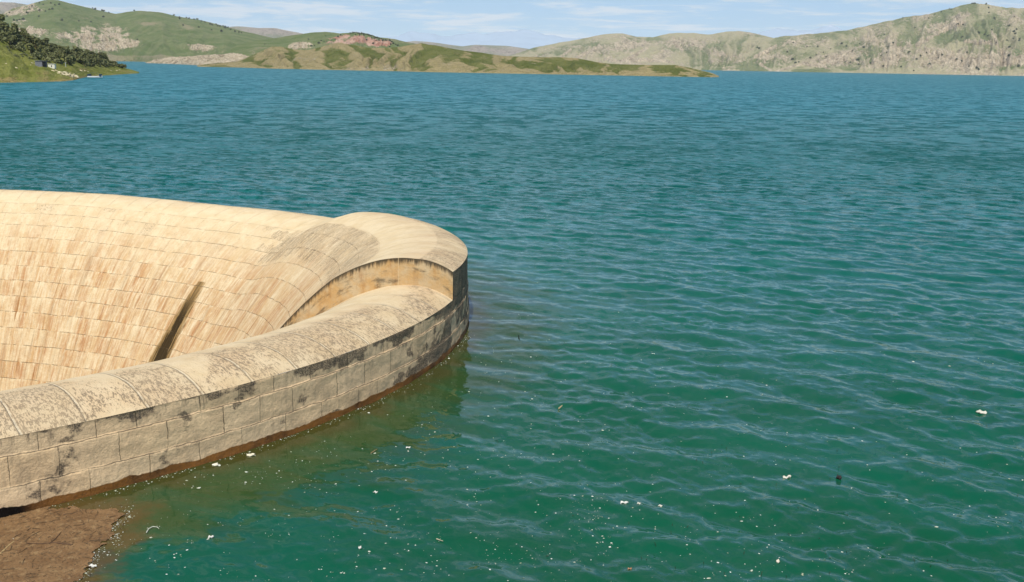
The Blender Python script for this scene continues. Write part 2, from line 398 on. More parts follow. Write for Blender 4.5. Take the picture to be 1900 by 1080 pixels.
    # wet seam running down the bell
    if not slabby:
        du = gg.math('ABSOLUTE', gg.math('ADD', gg.math('SUBTRACT', u, SEAM_U), gg.math('MULTIPLY', gg.math('SUBTRACT', gg.noise(gg.comb(gg.math('MULTIPLY', u, 3), gg.math('MULTIPLY', v, 0.5), 0), 1.0, 4, .7), 0.5), 0.9)))
        wdt = gg.ramp(v, SEAM_V, SEAM_V+7.5, 0.36, 1.35, smooth=False)
        low_ = gg.ramp(v, SEAM_V-0.05, SEAM_V+0.05)
        fib = gg.noise(gg.comb(gg.math('MULTIPLY', u, 7), gg.math('MULTIPLY', v, 0.45), 4.0), 1.0, 5, 0.7)
        e2 = gg.math('ADD', gg.math('SUBTRACT', du, wdt), gg.math('MULTIPLY', gg.math('SUBTRACT', fib, 0.5), 0.9))
        halo = gg.math('MULTIPLY', gg.ramp(e2, -0.16, 0.16, 0.90, 0.0), low_)
        c = gg.mix(halo, c, gg.mix(gg.ramp(fib, 0.4, 0.6), (0.125, 0.072, 0.018), (0.30, 0.185, 0.065)))
        core = gg.math('MULTIPLY', gg.ramp(gg.math('ADD', e2, gg.math('MULTIPLY', wdt, 0.40)), -0.10, 0.08, 0.92, 0.0), gg.ramp(v, SEAM_V+0.2, SEAM_V+3.0, 0.25, 1.0))
        c = gg.mix(gg.math('MULTIPLY', core, low_), c, (0.026, 0.017, 0.006))
    c = gg.mix(gg.math('MULTIPLY', joint, 0.35 if slabby else 0.75), c, (0.19, 0.13, 0.07))
    c = gg.mix(gg.math('MULTIPLY', gg.math('MULTIPLY', crest, gg.math('SUBTRACT', 1.0, fresh)), gg.math('MULTIPLY', wn.outputs[0], 0.22)), c, (0.42, 0.31, 0.19))
    ru2 = gg.ramp(gg.math('ABSOLUTE', gg.math('SUBTRACT', ru, 0.034)), 0.004, 0.014, 1.0, 0.0)
    c = gg.mix(gg.math('MULTIPLY', gg.math('MULTIPLY', gg.math('MULTIPLY', ru2, gg.math('SUBTRACT', 1.0, fresh)), gg.ramp(v, 3.6, 4.2, 1.0, 0.0)), 0.5 if not slabby else 0.2), c, (0.17, 0.12, 0.07))
    c = gg.mix(gg.math('MULTIPLY', gg.math('MULTIPLY', rj, gg.math('MULTIPLY', brk, gg.math('SUBTRACT', 1.0, fresh))), 0.5 if not slabby else 0.2), c, (0.68, 0.58, 0.40))
    gg.put(b.inputs['Base Color'], c)
    hgt = gg.math('SUBTRACT', gg.math('ADD', gg.math('MULTIPLY', gg.noise(obj, 9, 6, 0.65), 0.9), gg.math('MULTIPLY', st, 0.6)), gg.math('MULTIPLY', gg.math('ADD', joint, gg.math('MULTIPLY', rj, 0.9)), 0.8))
    bump(gg, b, hgt, 0.9, 0.045)
    return m

def stone_wall_mat():
    m, gg, b = material('shaded_wall_stone', 0.93, 0.12)
    uvn = gg.new('ShaderNodeUVMap', uv_map='UVMap').outputs[0]
    obj = gg.new('ShaderNodeTexCoord').outputs['Object']
    pos = gg.sep(obj); z = pos[2]
    uv = gg.sep(uvn); u, v = uv[0], uv[1]
    n1 = gg.noise(obj, 1.3, 5, 0.65); n2 = gg.noise(obj, 6.0, 6, 0.7)
    wob = gg.math('MULTIPLY', gg.math('SUBTRACT', gg.noise(obj, 1.6, 4, 0.6), 0.5), 0.16)
    br = gg.new('ShaderNodeTexBrick', offset=0.41, squash=1.0)
    jw = gg.noise(gg.comb(gg.math('MULTIPLY', u, 0.42), gg.math('MULTIPLY', gg.math('FLOOR', v), 7.3), 0), 1.0, 1)
    gg.put(br.inputs['Vector'], gg.comb(gg.math('ADD', gg.math('ADD', u, wob), gg.math('MULTIPLY', jw, 1.9)), gg.math('ADD', v, gg.math('MULTIPLY', wob, 0.9)))); br.inputs['Scale'].default_value = 1.0
    br.inputs['Color1'].default_value = (0, 0, 0, 1); br.inputs['Color2'].default_value = (1, 1, 1, 1); br.inputs['Mortar'].default_value = (.5, .5, .5, 1)
    br.inputs['Mortar Size'].default_value = 0.014; br.inputs['Mortar Smooth'].default_value = 0.25
    br.inputs['Brick Width'].default_value = 1.62; br.inputs['Row Height'].default_value = 1.0
    tone = gg.sep(br.outputs['Color'])[0]; joint = gg.math('MULTIPLY', br.outputs['Fac'], gg.ramp(n1, 0.35, 0.5, 0.35, 1.0))
    c = gg.mix(gg.ramp(n1, 0.3, 0.7), (0.78, 0.555, 0.31), (0.60, 0.42, 0.235))
    c = gg.mix(gg.math('MULTIPLY', tone, 0.35), c, (0.78, 0.60, 0.38))
    c = gg.mix(gg.ramp(gg.noise(gg.scale(obj, (3, 3, .7)), 1.0, 5, .7), 0.5, 0.75, 0, 0.45), c, (0.28, 0.215, 0.14))
    # black crust in blotches, thicker under the lip
    top = gg.ramp(v, 2.0, 2.95)
    edge = gg.noise(gg.scale(uvn, (2.6, 2.4, 1)), 1.0, 5, 0.7)
    blob = gg.noise(gg.comb(gg.math('MULTIPLY', u, 0.62), gg.math('MULTIPLY', v, 0.62), 3.0), 1.0, 3, 0.6, 0.2)
    right = gg.attr('grime')
    bf = gg.math('ADD', gg.math('ADD', blob, gg.math('MULTIPLY', gg.math('SUBTRACT', edge, 0.5), 0.32)), gg.math('ADD', gg.math('MULTIPLY', top, 0.13), gg.math('MULTIPLY', right, 0.14)))
    bf = gg.math('ADD', bf, gg.math('MULTIPLY', gg.math('SUBTRACT', tone, 0.5), 0.10))
    crust = gg.ramp(bf, 0.59, 0.66)
    speck = gg.ramp(gg.noise(obj, 22, 4, 0.75), 0.38, 0.60, 0.45, 1.0)
    c = gg.mix(gg.ramp(gg.noise(obj, 14, 5, .75), 0.5, 0.7, 0, 0.35), c, (0.25, 0.19, 0.12))
    c = gg.mix(gg.math('MULTIPLY', gg.math('MULTIPLY', crust, speck), 0.90), c, (0.040, 0.036, 0.032))
    drip = gg.math('MULTIPLY', gg.ramp(gg.noise(gg.comb(gg.math('MULTIPLY', u, 5), gg.math('MULTIPLY', v, 0.5), 0), 1.0, 4, .7), 0.50, 0.70), gg.ramp(v, 1.6, 3.0))
    c = gg.mix(gg.math('MULTIPLY', drip, 0.75), c, (0.05, 0.045, 0.04))
    c = gg.mix(gg.math('MULTIPLY', joint, 0.75), c, (0.075, 0.06, 0.04))
    # damp brown tide band with a wandering edge
    te = gg.math('ADD', gg.math('MULTIPLY', gg.noise(gg.comb(gg.math('MULTIPLY', u, 0.8), 0, 0), 1.0, 4, .6), 0.46), 0.0)
    wet = gg.ramp(gg.math('SUBTRACT', z, te), -0.015, 0.02, 1.0, 0.0)
    wc = gg.mix(gg.ramp(gg.noise(gg.comb(gg.math('MULTIPLY', u, 0.5), 1, 0), 1.0, 2), 0.48, 0.60), (0.27, 0.115, 0.028), (0.07, 0.035, 0.014))
    wc = gg.mix(gg.ramp(n2, 0.3, 0.7), wc, (0.19, 0.085, 0.025))
    wc = gg.mix(gg.attr('blackend'), wc, (0.008, 0.006, 0.005))
    c = gg.mix(wet, c, wc)
    gg.put(b.inputs['Base Color'], c)
    gg.put(b.inputs['Roughness'], gg.ramp(wet, 0, 1, 0.93, 0.45))
    bump(gg, b, gg.math('SUBTRACT', gg.math('ADD', gg.noise(obj, 8, 7, 0.72), gg.math('MULTIPLY', tone, 0.45)), gg.math('MULTIPLY', joint, 1.3)), 1.0, 0.045)
    return m

def step_face_mat():
    m, gg, b = material('orange_stained_stone', 0.92, 0.12)
    uvn = gg.new('ShaderNodeUVMap', uv_map='UVMap').outputs[0]
    obj = gg.new('ShaderNodeTexCoord').outputs['Object']
    uv = gg.sep(uvn); u, v = uv[0], uv[1]            # v: 0 at the top edge, metres downwards
    n = gg.noise(obj, 1.2, 5, 0.65)
    c = gg.mix(gg.ramp(n, 0.35, 0.65), (0.55, 0.34, 0.14), (0.56, 0.42, 0.24))
    c = gg.mix(gg.ramp(gg.noise(gg.scale(uvn, (2.2, 0.5, 1)), 1.0, 5, .7), 0.48, 0.72, 0, .65), c, (0.34, 0.15, 0.04))
    blot = gg.ramp(gg.noise(gg.scale(uvn, (0.75, 1.6, 1)), 1.0, 5, 0.7), 0.50, 0.66, 0.0, 0.8)
    c = gg.mix(blot, c, (0.13, 0.10, 0.06))
    ed = gg.math('ADD', v, gg.math('MULTIPLY', gg.math('SUBTRACT', gg.noise(gg.scale(uvn, (7, 0.8, 1)), 1.0, 4, .7), 0.5), 0.75))
    c = gg.mix(gg.ramp(ed, 0.03, 0.30, 0.92, 0.0), c, (0.055, 0.045, 0.03))
    jn = gg.math('ABSOLUTE', gg.math('SUBTRACT', u, 2.25))
    c = gg.mix(gg.ramp(jn, 0.0, 0.03, 0.7, 0.0), c, (0.62, 0.46, 0.26))
    gg.put(b.inputs['Base Color'], c)
    bump(gg, b, gg.noise(obj, 5, 6, 0.65), 0.8, 0.05)
    return m

def find_on_bell(px, py):
    th = np.linspace(-math.pi, math.pi, 1441)[:, None]; s = _S[None, :]
    r = rim(th)-s; P = np.stack([CX+np.cos(th)*r, CY+np.sin(th)*r, np.broadcast_to(prof(s), r.shape)], -1)
    q = proj(P.reshape(-1, 3)).reshape(r.shape+(2,))
    d = np.hypot(q[..., 0]-px, q[..., 1]-py); d[np.sin(th[:, 0])+0.35 < 0] = 1e9
    i, j = np.unravel_index(np.argmin(d), d.shape)
    return float(th[i, 0]), float(_ARC[j])
UREF = 24.0
_t, SEAM_V = find_on_bell(375, 515); _t2, _v2 = find_on_bell(268, 680)
SEAM_U = 0.5*(_t+_t2)*UREF

def build_spillway():
    root = empty('spillway', (CX, CY, 0))
    tag(root, 'pale stone bell mouth spillway ring rising from the green lake', 'spillway')
    OFF = np.array([CX, CY, 0])
    # lip and bell
    th = np.linspace(0, 2*math.pi, 1081)[:-1]
    th = np.concatenate([th, [2*math.pi]]) - math.pi
    s = np.concatenate([np.linspace(0, 2.2, 24), np.linspace(2.2, 12, 90)[1:], np.linspace(12, 20, 40)[1:]])
    T, S = np.meshgrid(th, s, indexing='ij')
    z = prof(S); arc = np.interp(S, _S, _ARC)
    r = (rim(T)*(1-S/28.5) + R0*(S/28.5)) - S
    x = np.cos(T)*r; y = np.sin(T)*r
    wear = 0.022*fbm(T*24*1.2, arc*1.2, 4, 3) + 0.02*fbm(T*24*0.3, arc*0.3, 2, 9)
    wear = wear*np.clip(S*4+0.3, 0, 1)
    # each course stands a touch proud of the one below
    k = (arc-4.25)/1.12; saw = np.where(k > 0, (k-np.floor(k))*-0.03+0.015, 0)
    z = z + wear + saw*0.8 + dip(T)*np.clip(1-(S-6)/8, 0, 1)
    x += np.cos(T)*-saw*0.5; y += np.sin(T)*-saw*0.5
    n = len(s)
    V = np.stack([x, y, z], -1).reshape(-1, 3)
    fresh = sstep(1.7, 2.3, arc)*sstep(4.35, 3.9, arc)*sstep(math.radians(-28), math.radians(-6), T)*0.93
    fresh = np.maximum(fresh, 0.55*sstep(2.0, 3.0, arc)*sstep(6.0, 4.5, arc)*sstep(-1.2, -0.4, T))
    uv = np.stack([T*UREF, arc], -1).reshape(-1, 2)
    o = mesh_obj('funnel', V, grid_faces(len(th), n)[:, ::-1], stone_funnel_mat('funnel_stone'), root, uv=uv, attrs={'fresh': fresh})
    # shaft below the bell
    zb = float(prof(20.0)); zz = np.array([zb+0.05, zb-4, zb-10, zb-20]); rr = float(R0-20.0)*(1-20/28.5*0)+0.02
    T2, Z2 = np.meshgrid(np.linspace(0, 2*math.pi, 97)[:-1], zz, indexing='ij')
    V = np.stack([np.cos(T2)*rr, np.sin(T2)*rr, Z2], -1).reshape(-1, 3); V = np.concatenate([V, [[0, 0, zb-20]]])
    F = [[i*4+j, ((i+1) % 96)*4+j, ((i+1) % 96)*4+j+1, i*4+j+1] for i in range(96) for j in range(3)] + [[i*4+3, ((i+1) % 96)*4+3, 96*4] for i in range(96)]
    mesh_obj('shaft', V, F, plain('shaft_stone', (0.16, 0.12, 0.08)), root)
    # outer wall: three courses, each set 3 cm proud of the one above
    zl = np.concatenate([[-5, -1], np.linspace(-0.4, 0.78, 22), [0.80], np.linspace(0.83, 1.64, 16), [1.66], np.linspace(1.69, H0, 10)])
    vl = np.interp(zl, [-5, 0, 0.79, 1.65, H0], [-5, 0.0, 1.0, 2.0, 3.0])
    thw = np.linspace(-math.pi, math.pi, 1501)
    T, Z = np.meshgrid(thw, zl, indexing='ij')
    proud = np.interp(Z, [0.78, 0.80, 0.805, 0.83, 1.64, 1.66, 1.665, 1.69, H0-0.01, H0], [0.075, 0.045, 0.0, 0.045, 0.045, 0.0, -0.02, 0.0, 0.0, -0.012])
    proud = proud + 0.05*fbm(T*30*0.8, Z*1.2, 4, 31) + 0.012*fbm(T*30*4, Z*4, 2, 33)
    proud = proud*np.where(Z >= H0-0.001, 0.0, 1.0)
    r = rim(T) + proud
    Zw = Z + np.where(np.abs(Z-1.65) < 0.08, 0.05*fbm(T*30*1.1, T*0, 3, 41), 0) + np.where(np.abs(Z-0.79) < 0.08, 0.06*fbm(T*30*0.9, T*0+5, 3, 43), 0)
    Zw = Zw + dip(T)*sstep(0.9, H0, Zw)
    V = np.stack([np.cos(T)*r, np.sin(T)*r, Zw], -1).reshape(-1, 3)
    uv = np.stack([T*30.0, np.broadcast_to(vl, T.shape)], -1).reshape(-1, 2)
    be = sstep(math.radians(-46.5), math.radians(-47.5), T)*(T > -2.2)
    gr = sstep(math.radians(-32), math.radians(-8), T)
    wm = stone_wall_mat()
    mesh_obj('outer_wall', V, grid_faces(len(thw), len(zl)), wm, root, uv=uv, attrs={'grime': gr, 'blackend': be})
    # raised section of the lip
    th = np.linspace(TH0, TH1, 260); s = np.concatenate([np.linspace(0, 2.2, 24), np.linspace(2.2, 12.5, 84)[1:]])
    T, S = np.meshgrid(th, s, indexing='ij'); arc = np.interp(S, _S, _ARC)
    r = (rim(T)*(1-S/28.5) + R0*(S/28.5)) - S
    z = prof(S) + slab(T, S) + dip(T)*np.clip(1-(S-6)/8, 0, 1) + 0.006 + 0.015*fbm(T*24, arc, 4, 3)*(S > 0.05) - 0.08*sstep(11.5, 12.5, S) - 0.08*sstep(math.radians(42), math.radians(44), T)
    V = np.stack([np.cos(T)*r, np.sin(T)*r, z], -1).reshape(-1, 3)
    uv = np.stack([T*UREF, arc], -1).reshape(-1, 2)
    mesh_obj('raised_lip', V, grid_faces(len(th), len(s))[:, ::-1], stone_funnel_mat('raised_lip_stone', True), root, uv=uv, attrs={'fresh': np.zeros(T.shape)})
    # its end face
    nz = 14; Tt = np.linspace(0, 1, nz)
    S, Q = np.meshgrid(s, Tt, indexing='ij'); r = (rim(TH0)*(1-S/28.5)+R0*(S/28.5))-S
    zt = prof(S)+slab(TH0, S)+0.006; zbm = prof(S)-0.06; Z = zt*(1-Q)+zbm*Q
    off = 0.03*fbm(S*1.3, Z*1.3, 4, 51)*np.sin(Q*math.pi)*1.0
    tx, ty = math.sin(TH0), -math.cos(TH0)
    V = np.stack([math.cos(TH0)*r+tx*off, math.sin(TH0)*r+ty*off, Z], -1).reshape(-1, 3)
    uv = np.stack([S, zt-Z], -1).reshape(-1, 2)
    mesh_obj('step_face', V, grid_faces(len(s), nz), step_face_mat(), root, uv=uv)
    # its outer face, above the ring wall
    T, Q = np.meshgrid(th, np.linspace(0, 1, 10), indexing='ij'); top = slab(T, 0*T)+0.006
    Z = H0 + dip(T) + top*Q
    r = rim(T) + 0.02*fbm(T*30*0.8, Z*1.2, 4, 31)*(Q > 0)*(Q < 1)
    V = np.stack([np.cos(T)*r, np.sin(T)*r, Z], -1).reshape(-1, 3)
    uv = np.stack([T*30.0, 3.0+0.9*Q*top], -1).reshape(-1, 2)
    mesh_obj('raised_wall', V, grid_faces(len(th), 10), wm, root, uv=uv, attrs={'grime': np.ones(T.shape)*1.9, 'blackend': np.zeros(T.shape)})
build_spillway()

# ------------------------------------------------------------------ hills
def terrain_mat(name, grass1, grass2, soil1, soil2, rock1, rock2, dot=(0.03, 0.045, 0.02), dots=0.5, px=5.0, strata=(0.02, 0.02, 0.10)):
    """px: metres one picture element covers there, sets the grain"""
    m, gg, b = material(name, 0.95, 0.05)
    o = gg.new('ShaderNodeTexCoord').outputs['Object']
    n1 = gg.noise(o, 1/(px*22), 5, 0.6); n2 = gg.noise(o, 1/(px*5), 5, 0.65); n3 = gg.noise(o, 1/(px*1.6), 3, 0.7)
    gr = gg.mix(gg.ramp(n1, 0.35, 0.65), grass1, grass2)
    soil = gg.mix(gg.ramp(n2, 0.35, 0.65), soil1, soil2)
    ox = gg.sep(o)
    tilt = gg.comb(ox[0], ox[1], gg.math('ADD', ox[2], gg.math('MULTIPLY', ox[0], 0.22)))
    lg = gg.noise(gg.scale(tilt, (1/(px*34), 1/(px*34), 1/(px*7))), 1.0, 6, 0.68, 0.9)
    ledge = gg.math('MULTIPLY', gg.ramp(gg.math('ABSOLUTE', gg.math('SUBTRACT', lg, 0.5)), 0.003, 0.022, 1.0, 0.0), gg.ramp(gg.noise(o, 1/(px*9), 2), 0.42, 0.52))
    rill = gg.noise(gg.scale(o, (1/(px*3.0), 1/(px*3.0), 1/(px*9))), 1.0, 5, 0.65, 1.2)
    rock = gg.mix(gg.ramp(gg.math('ADD', gg.math('MULTIPLY', n3, 0.45), gg.math('MULTIPLY', rill, 0.55)), 0.38, 0.62), rock1, rock2)
    rock = gg.mix(gg.math('MULTIPLY', gg.ramp(gg.math('ABSOLUTE', gg.math('SUBTRACT', rill, 0.52)), 0.005, 0.035, 1.0, 0.0), 0.45), rock, tuple(q*0.55 for q in rock2))
    rock = gg.mix(gg.ramp(gg.attr('cut'), -0.05, 0.75, 0.75, 0.0), rock, tuple(q*0.62 for q in rock2))
    rock = gg.mix(gg.math('MULTIPLY', ledge, 0.85), rock, tuple(q*0.26 for q in rock2))
    soil = gg.mix(gg.ramp(rill, 0.42, 0.62, 0, 0.5), soil, tuple(q*1.25 for q in soil1))
    sf = gg.attr('soil'); rf = gg.attr('rock'); pf = gg.attr('pink')
    j = gg.math('SUBTRACT', gg.math('ADD', gg.math('MULTIPLY', n2, 0.55), gg.math('MULTIPLY', n3, 0.45)), 0.5)
    s = gg.ramp(gg.math('ADD', sf, gg.math('MULTIPLY', j, 1.7)), 0.30, 0.72)
    r = gg.ramp(gg.math('ADD', rf, gg.math('MULTIPLY', j, 3.0)), 0.38, 0.62)
    c = gg.mix(s, gr, soil); c = gg.mix(r, c, rock)
    pk = gg.ramp(gg.math('ADD', pf, gg.math('MULTIPLY', j, 1.6)), 0.4, 0.7)
    c = gg.mix(pk, c, gg.mix(gg.ramp(lg, .42, .58), (0.40, 0.205, 0.14), (0.56, 0.38, 0.28)))
    vo = gg.new('ShaderNodeTexVoronoi'); gg.put(vo.inputs['Vector'], o); vo.inputs['Scale'].default_value = 1/(px*3.2)
    dk = gg.math('MULTIPLY', gg.ramp(vo.outputs['Distance'], 0.16, 0.30, 1.0, 0.0), gg.ramp(gg.noise(o, 1/(px*30), 3), 0.45, 0.62))
    c = gg.mix(gg.math('MULTIPLY', dk, dots), c, dot)
    gg.put(b.inputs['Base Color'], c)
    bump(gg, b, gg.math('ADD', n3, gg.math('MULTIPLY', n2, 2.2)), 0.9, px*2.0)
    return m

LAND = {}
def hill(name, ridge, shore, mat, step=1.0, rows=90, gully=80.0, ga=0.30, fine=0.10, power=0.8, back=0.8, seed=1, blobs=(), soil=0.3, rock=0.0, pinkblobs=(), skew=0.5, rim_noise=0.0, base=-6.0, concave=0.0, ero=9.0, erow=22.0, rockslope=0.0, scars=(), ridgesoil=0.35, label=None):
    """a hill as real terrain: crest line given by bearing, elevation and range; shore line by range.
    blobs: (bearing px, elevation px, half width, half height, amount, kind)"""
    rx = [p[0] for p in ridge]; xs = np.arange(rx[0], rx[-1]+0.1, step)
    ry = np.interp(xs, rx, [p[1] for p in ridge]); D1 = np.interp(xs, rx, [p[2] for p in ridge])
    # soften the polyline
    ker = np.hanning(7); ker /= ker.sum(); n = int(max(1, 3/step))
    pad = np.pad(ry, 3, mode='edge'); ry = np.convolve(pad, ker, 'valid')
    D0 = np.interp(xs, [p[0] for p in shore], [p[1] for p in shore])
    dirs = np.array([ray(a, b_) for a, b_ in zip(xs, ry)]); hor = np.hypot(dirs[:, 0], dirs[:, 1])
    ax, ay = dirs[:, 0]/hor, dirs[:, 1]/hor; zr = CH + D1*dirs[:, 2]/hor
    lat = xs/FPX*np.mean(D1)
    t = np.concatenate([np.linspace(-0.03, 1, rows), 1+np.linspace(0, back, max(8, rows//4))[1:]])
    A, T = np.meshgrid(np.arange(len(xs)), t, indexing='ij')
    L = lat[A]; span = (D1-D0)[A]
    D = D0[A] + span*T
    Tc = np.clip(T, 0, 1)
    # spurs and gullies run down slope; the shore line wanders with them
    warp = gully*0.55*fbm(L/gully/1.7, T*2.2+seed, 3, seed) + skew*gully*(1-Tc)*pn(L/gully/2.5, L*0+seed*3.3, seed+4)
    u = (L+warp)/gully
    tri = np.abs(u-np.floor(u)-0.5)*2; tri2 = np.abs(u*2.7+0.3*fbm(L/gully, T*5, 2, seed+8)-np.floor(u*2.7+0.3*fbm(L/gully, T*5, 2, seed+8))-0.5)*2
    env = (np.clip(Tc, 0, 1)**0.55*(1-Tc)**0.75)*1.7
    p = power*np.ones_like(Tc)
    S = Tc**p*(1-concave) + concave*Tc**2
    zz = zr[A]*(S - env*ga*(1-tri)*(0.7+0.6*pn(L/gully/1.3, T*1.5, seed+2)) - env*ga*0.42*(1-tri2))
    zz += zr[A]*fine*fbm(L/gully*2.2, T*span/gully*2.2, 5, seed+12, 0.55)*(env+0.15*(T > 0.9))
    zz += rim_noise*fbm(L/gully*5, T*6, 4, seed+20)
    zz = np.where(T < 0, base*(-T/0.03), zz)
    zz = np.where((T >= 0) & (T < 0.12), np.maximum(zz, -0.5+T*zr[A]*0.7), zz)
    over = T > 1
    zz = np.where(over, zr[A]*(1-np.clip((T-1)/back, 0, 1)**1.5)*1.0 + np.where(over, -0.02*span*(T-1), 0), zz)
    V = np.stack([ax[A]*D, ay[A]*D, zz], -1)
    q = proj(V.reshape(-1, 3)).reshape(T.shape+(2,))
    so_ = soil + 0.75*fbm(L/gully*0.8, T*2.5, 3, seed+30) + ridgesoil*(tri-0.5) + 0.6*ridgesoil*(tri2-0.5) + 0.5*(Tc < 0.06)
    ro_ = rock + 0.75*fbm(L/gully*0.9+9, T*3.5, 4, seed+33)
    if rockslope: ro_ = ro_ + rockslope*(1-Tc)
    pk_ = np.zeros_like(T)-0.5
    for (bx, by, bw, bh, am, kd) in blobs:
        e = np.exp(-(((q[..., 0]-bx)/bw)**2 + ((q[..., 1]-by)/bh)**2)*1.2)*am
        if am > 0: e = e*np.clip(0.85+1.5*fbm(L/55+bx, D/110, 4, seed+70, 0.6), 0, 1.6)
        if kd == 'rock': ro_ = ro_ + e
        elif kd == 'pink': pk_ = pk_ + e*1.2
        else: so_ = so_ + e
    for (ax0, ay0, bx0, by0, w0) in scars:
        ex, ey = bx0-ax0, by0-ay0; k = np.clip(((q[..., 0]-ax0)*ex+(q[..., 1]-ay0)*ey)/(ex*ex+ey*ey), 0, 1)
        dd = np.hypot(q[..., 0]-ax0-k*ex, q[..., 1]-ay0-k*ey); e = np.exp(-(dd/w0)**2)*(T < 1.02); so_ = so_+1.2*e; ro_ = ro_+1.3*e
    rg = 1-2.4*np.abs(fbm(L/erow+0.9*fbm(L/erow/2, D/erow/3, 2, seed+51), D/erow/3.2, 3, seed+50, 0.6))
    V[..., 2] += np.clip(np.maximum(ro_, pk_), 0, 1.3)*ero*(rg-0.3)*sstep(0.02, 0.15, T)*(T < 0.97)
    ro_ = ro_ + 0.25*(rg-0.4)*(ro_ > 0.1)
    o = mesh_obj(name, V.reshape(-1, 3), grid_faces(len(xs), len(t))[:, ::-1], mat, attrs={'soil': so_, 'rock': ro_, 'pink': pk_, 'cut': rg})
    tag(o, kind='structure')
    LAND[name] = (V, q, T)
    return o

G1, G2 = (0.105, 0.150, 0.055), (0.150, 0.185, 0.085)
m_left = terrain_mat('green_hill_ground', (0.120, 0.165, 0.048), (0.190, 0.210, 0.085), (0.30, 0.25, 0.15), (0.24, 0.23, 0.11), (0.68, 0.58, 0.41), (0.42, 0.33, 0.21), px=4.0, dots=0.35)
m_isl = terrain_mat('badland_ground', (0.095, 0.115, 0.024), (0.160, 0.165, 0.050), (0.33, 0.265, 0.135), (0.24, 0.205, 0.085), (0.50, 0.44, 0.30), (0.32, 0.26, 0.16), px=2.0, dots=0.25, strata=(0.03, 0.03, 0.5))
m_right = terrain_mat('limestone_hill_ground', (0.150, 0.185, 0.075), (0.225, 0.235, 0.115), (0.41, 0.36, 0.22), (0.33, 0.31, 0.175), (0.68, 0.57, 0.40), (0.38, 0.31, 0.21), px=4.0, dots=0.45, strata=(0.004, 0.004, 0.035))
m_grey = terrain_mat('distant_hill_ground', (0.22, 0.23, 0.14), (0.26, 0.26, 0.18), (0.36, 0.31, 0.24), (0.33, 0.29, 0.22), (0.46, 0.39, 0.31), (0.33, 0.28, 0.22), px=6.0, dots=0.7)
m_head = terrain_mat('headland_ground', (0.150, 0.170, 0.030), (0.225, 0.225, 0.060), (0.32, 0.25, 0.10), (0.17, 0.15, 0.05), (0.52, 0.44, 0.28), (0.36, 0.28, 0.15), px=0.7, dots=0.2, strata=(.1, .1, .5))

# distant grey hills
hill('hill_far_left', [(-260, 30, 9000), (-80, 8, 9000), (0, 3, 9000), (25, 5, 9000), (50, 9, 9000), (90, 22, 9000), (160, 50, 9000), (300, 70, 9000), (400, 60, 9000), (425, 50, 9000), (440, 49, 9000), (480, 52, 9000), (508, 52, 9000), (541, 58, 9000), (566, 63, 9000), (620, 76, 9000), (700, 84, 9000), (768, 76, 9000), (799, 78, 9000), (857, 86, 9000), (882, 83, 9000), (939, 85, 9000), (976, 90, 9000), (1040, 104, 9000)],
     [(-260, 7200), (1040, 7600)], m_grey, gully=330, ga=0.15, seed=14, soil=0.5, rock=0.25, step=2.0, rows=50,
     blobs=[(40, 15, 30, 15, 0.5, 'rock'), (500, 60, 40, 12, 0.5, 'rock'), (885, 90, 14, 9, 0.9, 'rock'), (930, 95, 40, 6, 0.35, 'rock')])
# right hand hills
hill('hill_right_middle', [(925, 112, 6800), (947, 103, 6800), (992, 88, 6800), (1039, 79, 6800), (1084, 71, 6800), (1124, 63, 6800), (1155, 62, 6800), (1182, 68, 6800), (1210, 69, 6800), (1242, 62, 6800), (1279, 61, 6800), (1316, 64, 6800), (1347, 59, 6800), (1371, 57, 6800), (1400, 62, 6850), (1446, 73, 6900), (1520, 80, 6900), (1600, 90, 6900)],
     [(925, 5600), (1400, 4900), (1600, 4900)], m_right, scars=[(1042, 105, 1059, 93, 1.6), (1070, 108, 1100, 94, 1.6), (1113, 115, 1134, 107, 1.5), (1166, 110, 1201, 90, 1.8), (1250, 71, 1253, 82, 1.5), (1253, 82, 1266, 94, 1.6), (1130, 114, 1200, 112, 1.6), (1200, 112, 1250, 116, 1.6)], ero=14, erow=42, gully=220, ga=0.20, fine=0.14, seed=3, soil=0.60, rock=0.20, rows=110, skew=2.0,
     blobs=[(1150, 88, 60, 22, 0.45, 'rock'), (1240, 85, 50, 25, 0.3, 'rock'), (1340, 100, 60, 20, 0.2, 'rock'), (1350, 130, 50, 8, -1.0, 'rock'), (1345, 128, 60, 8, -0.9, 'soil')])
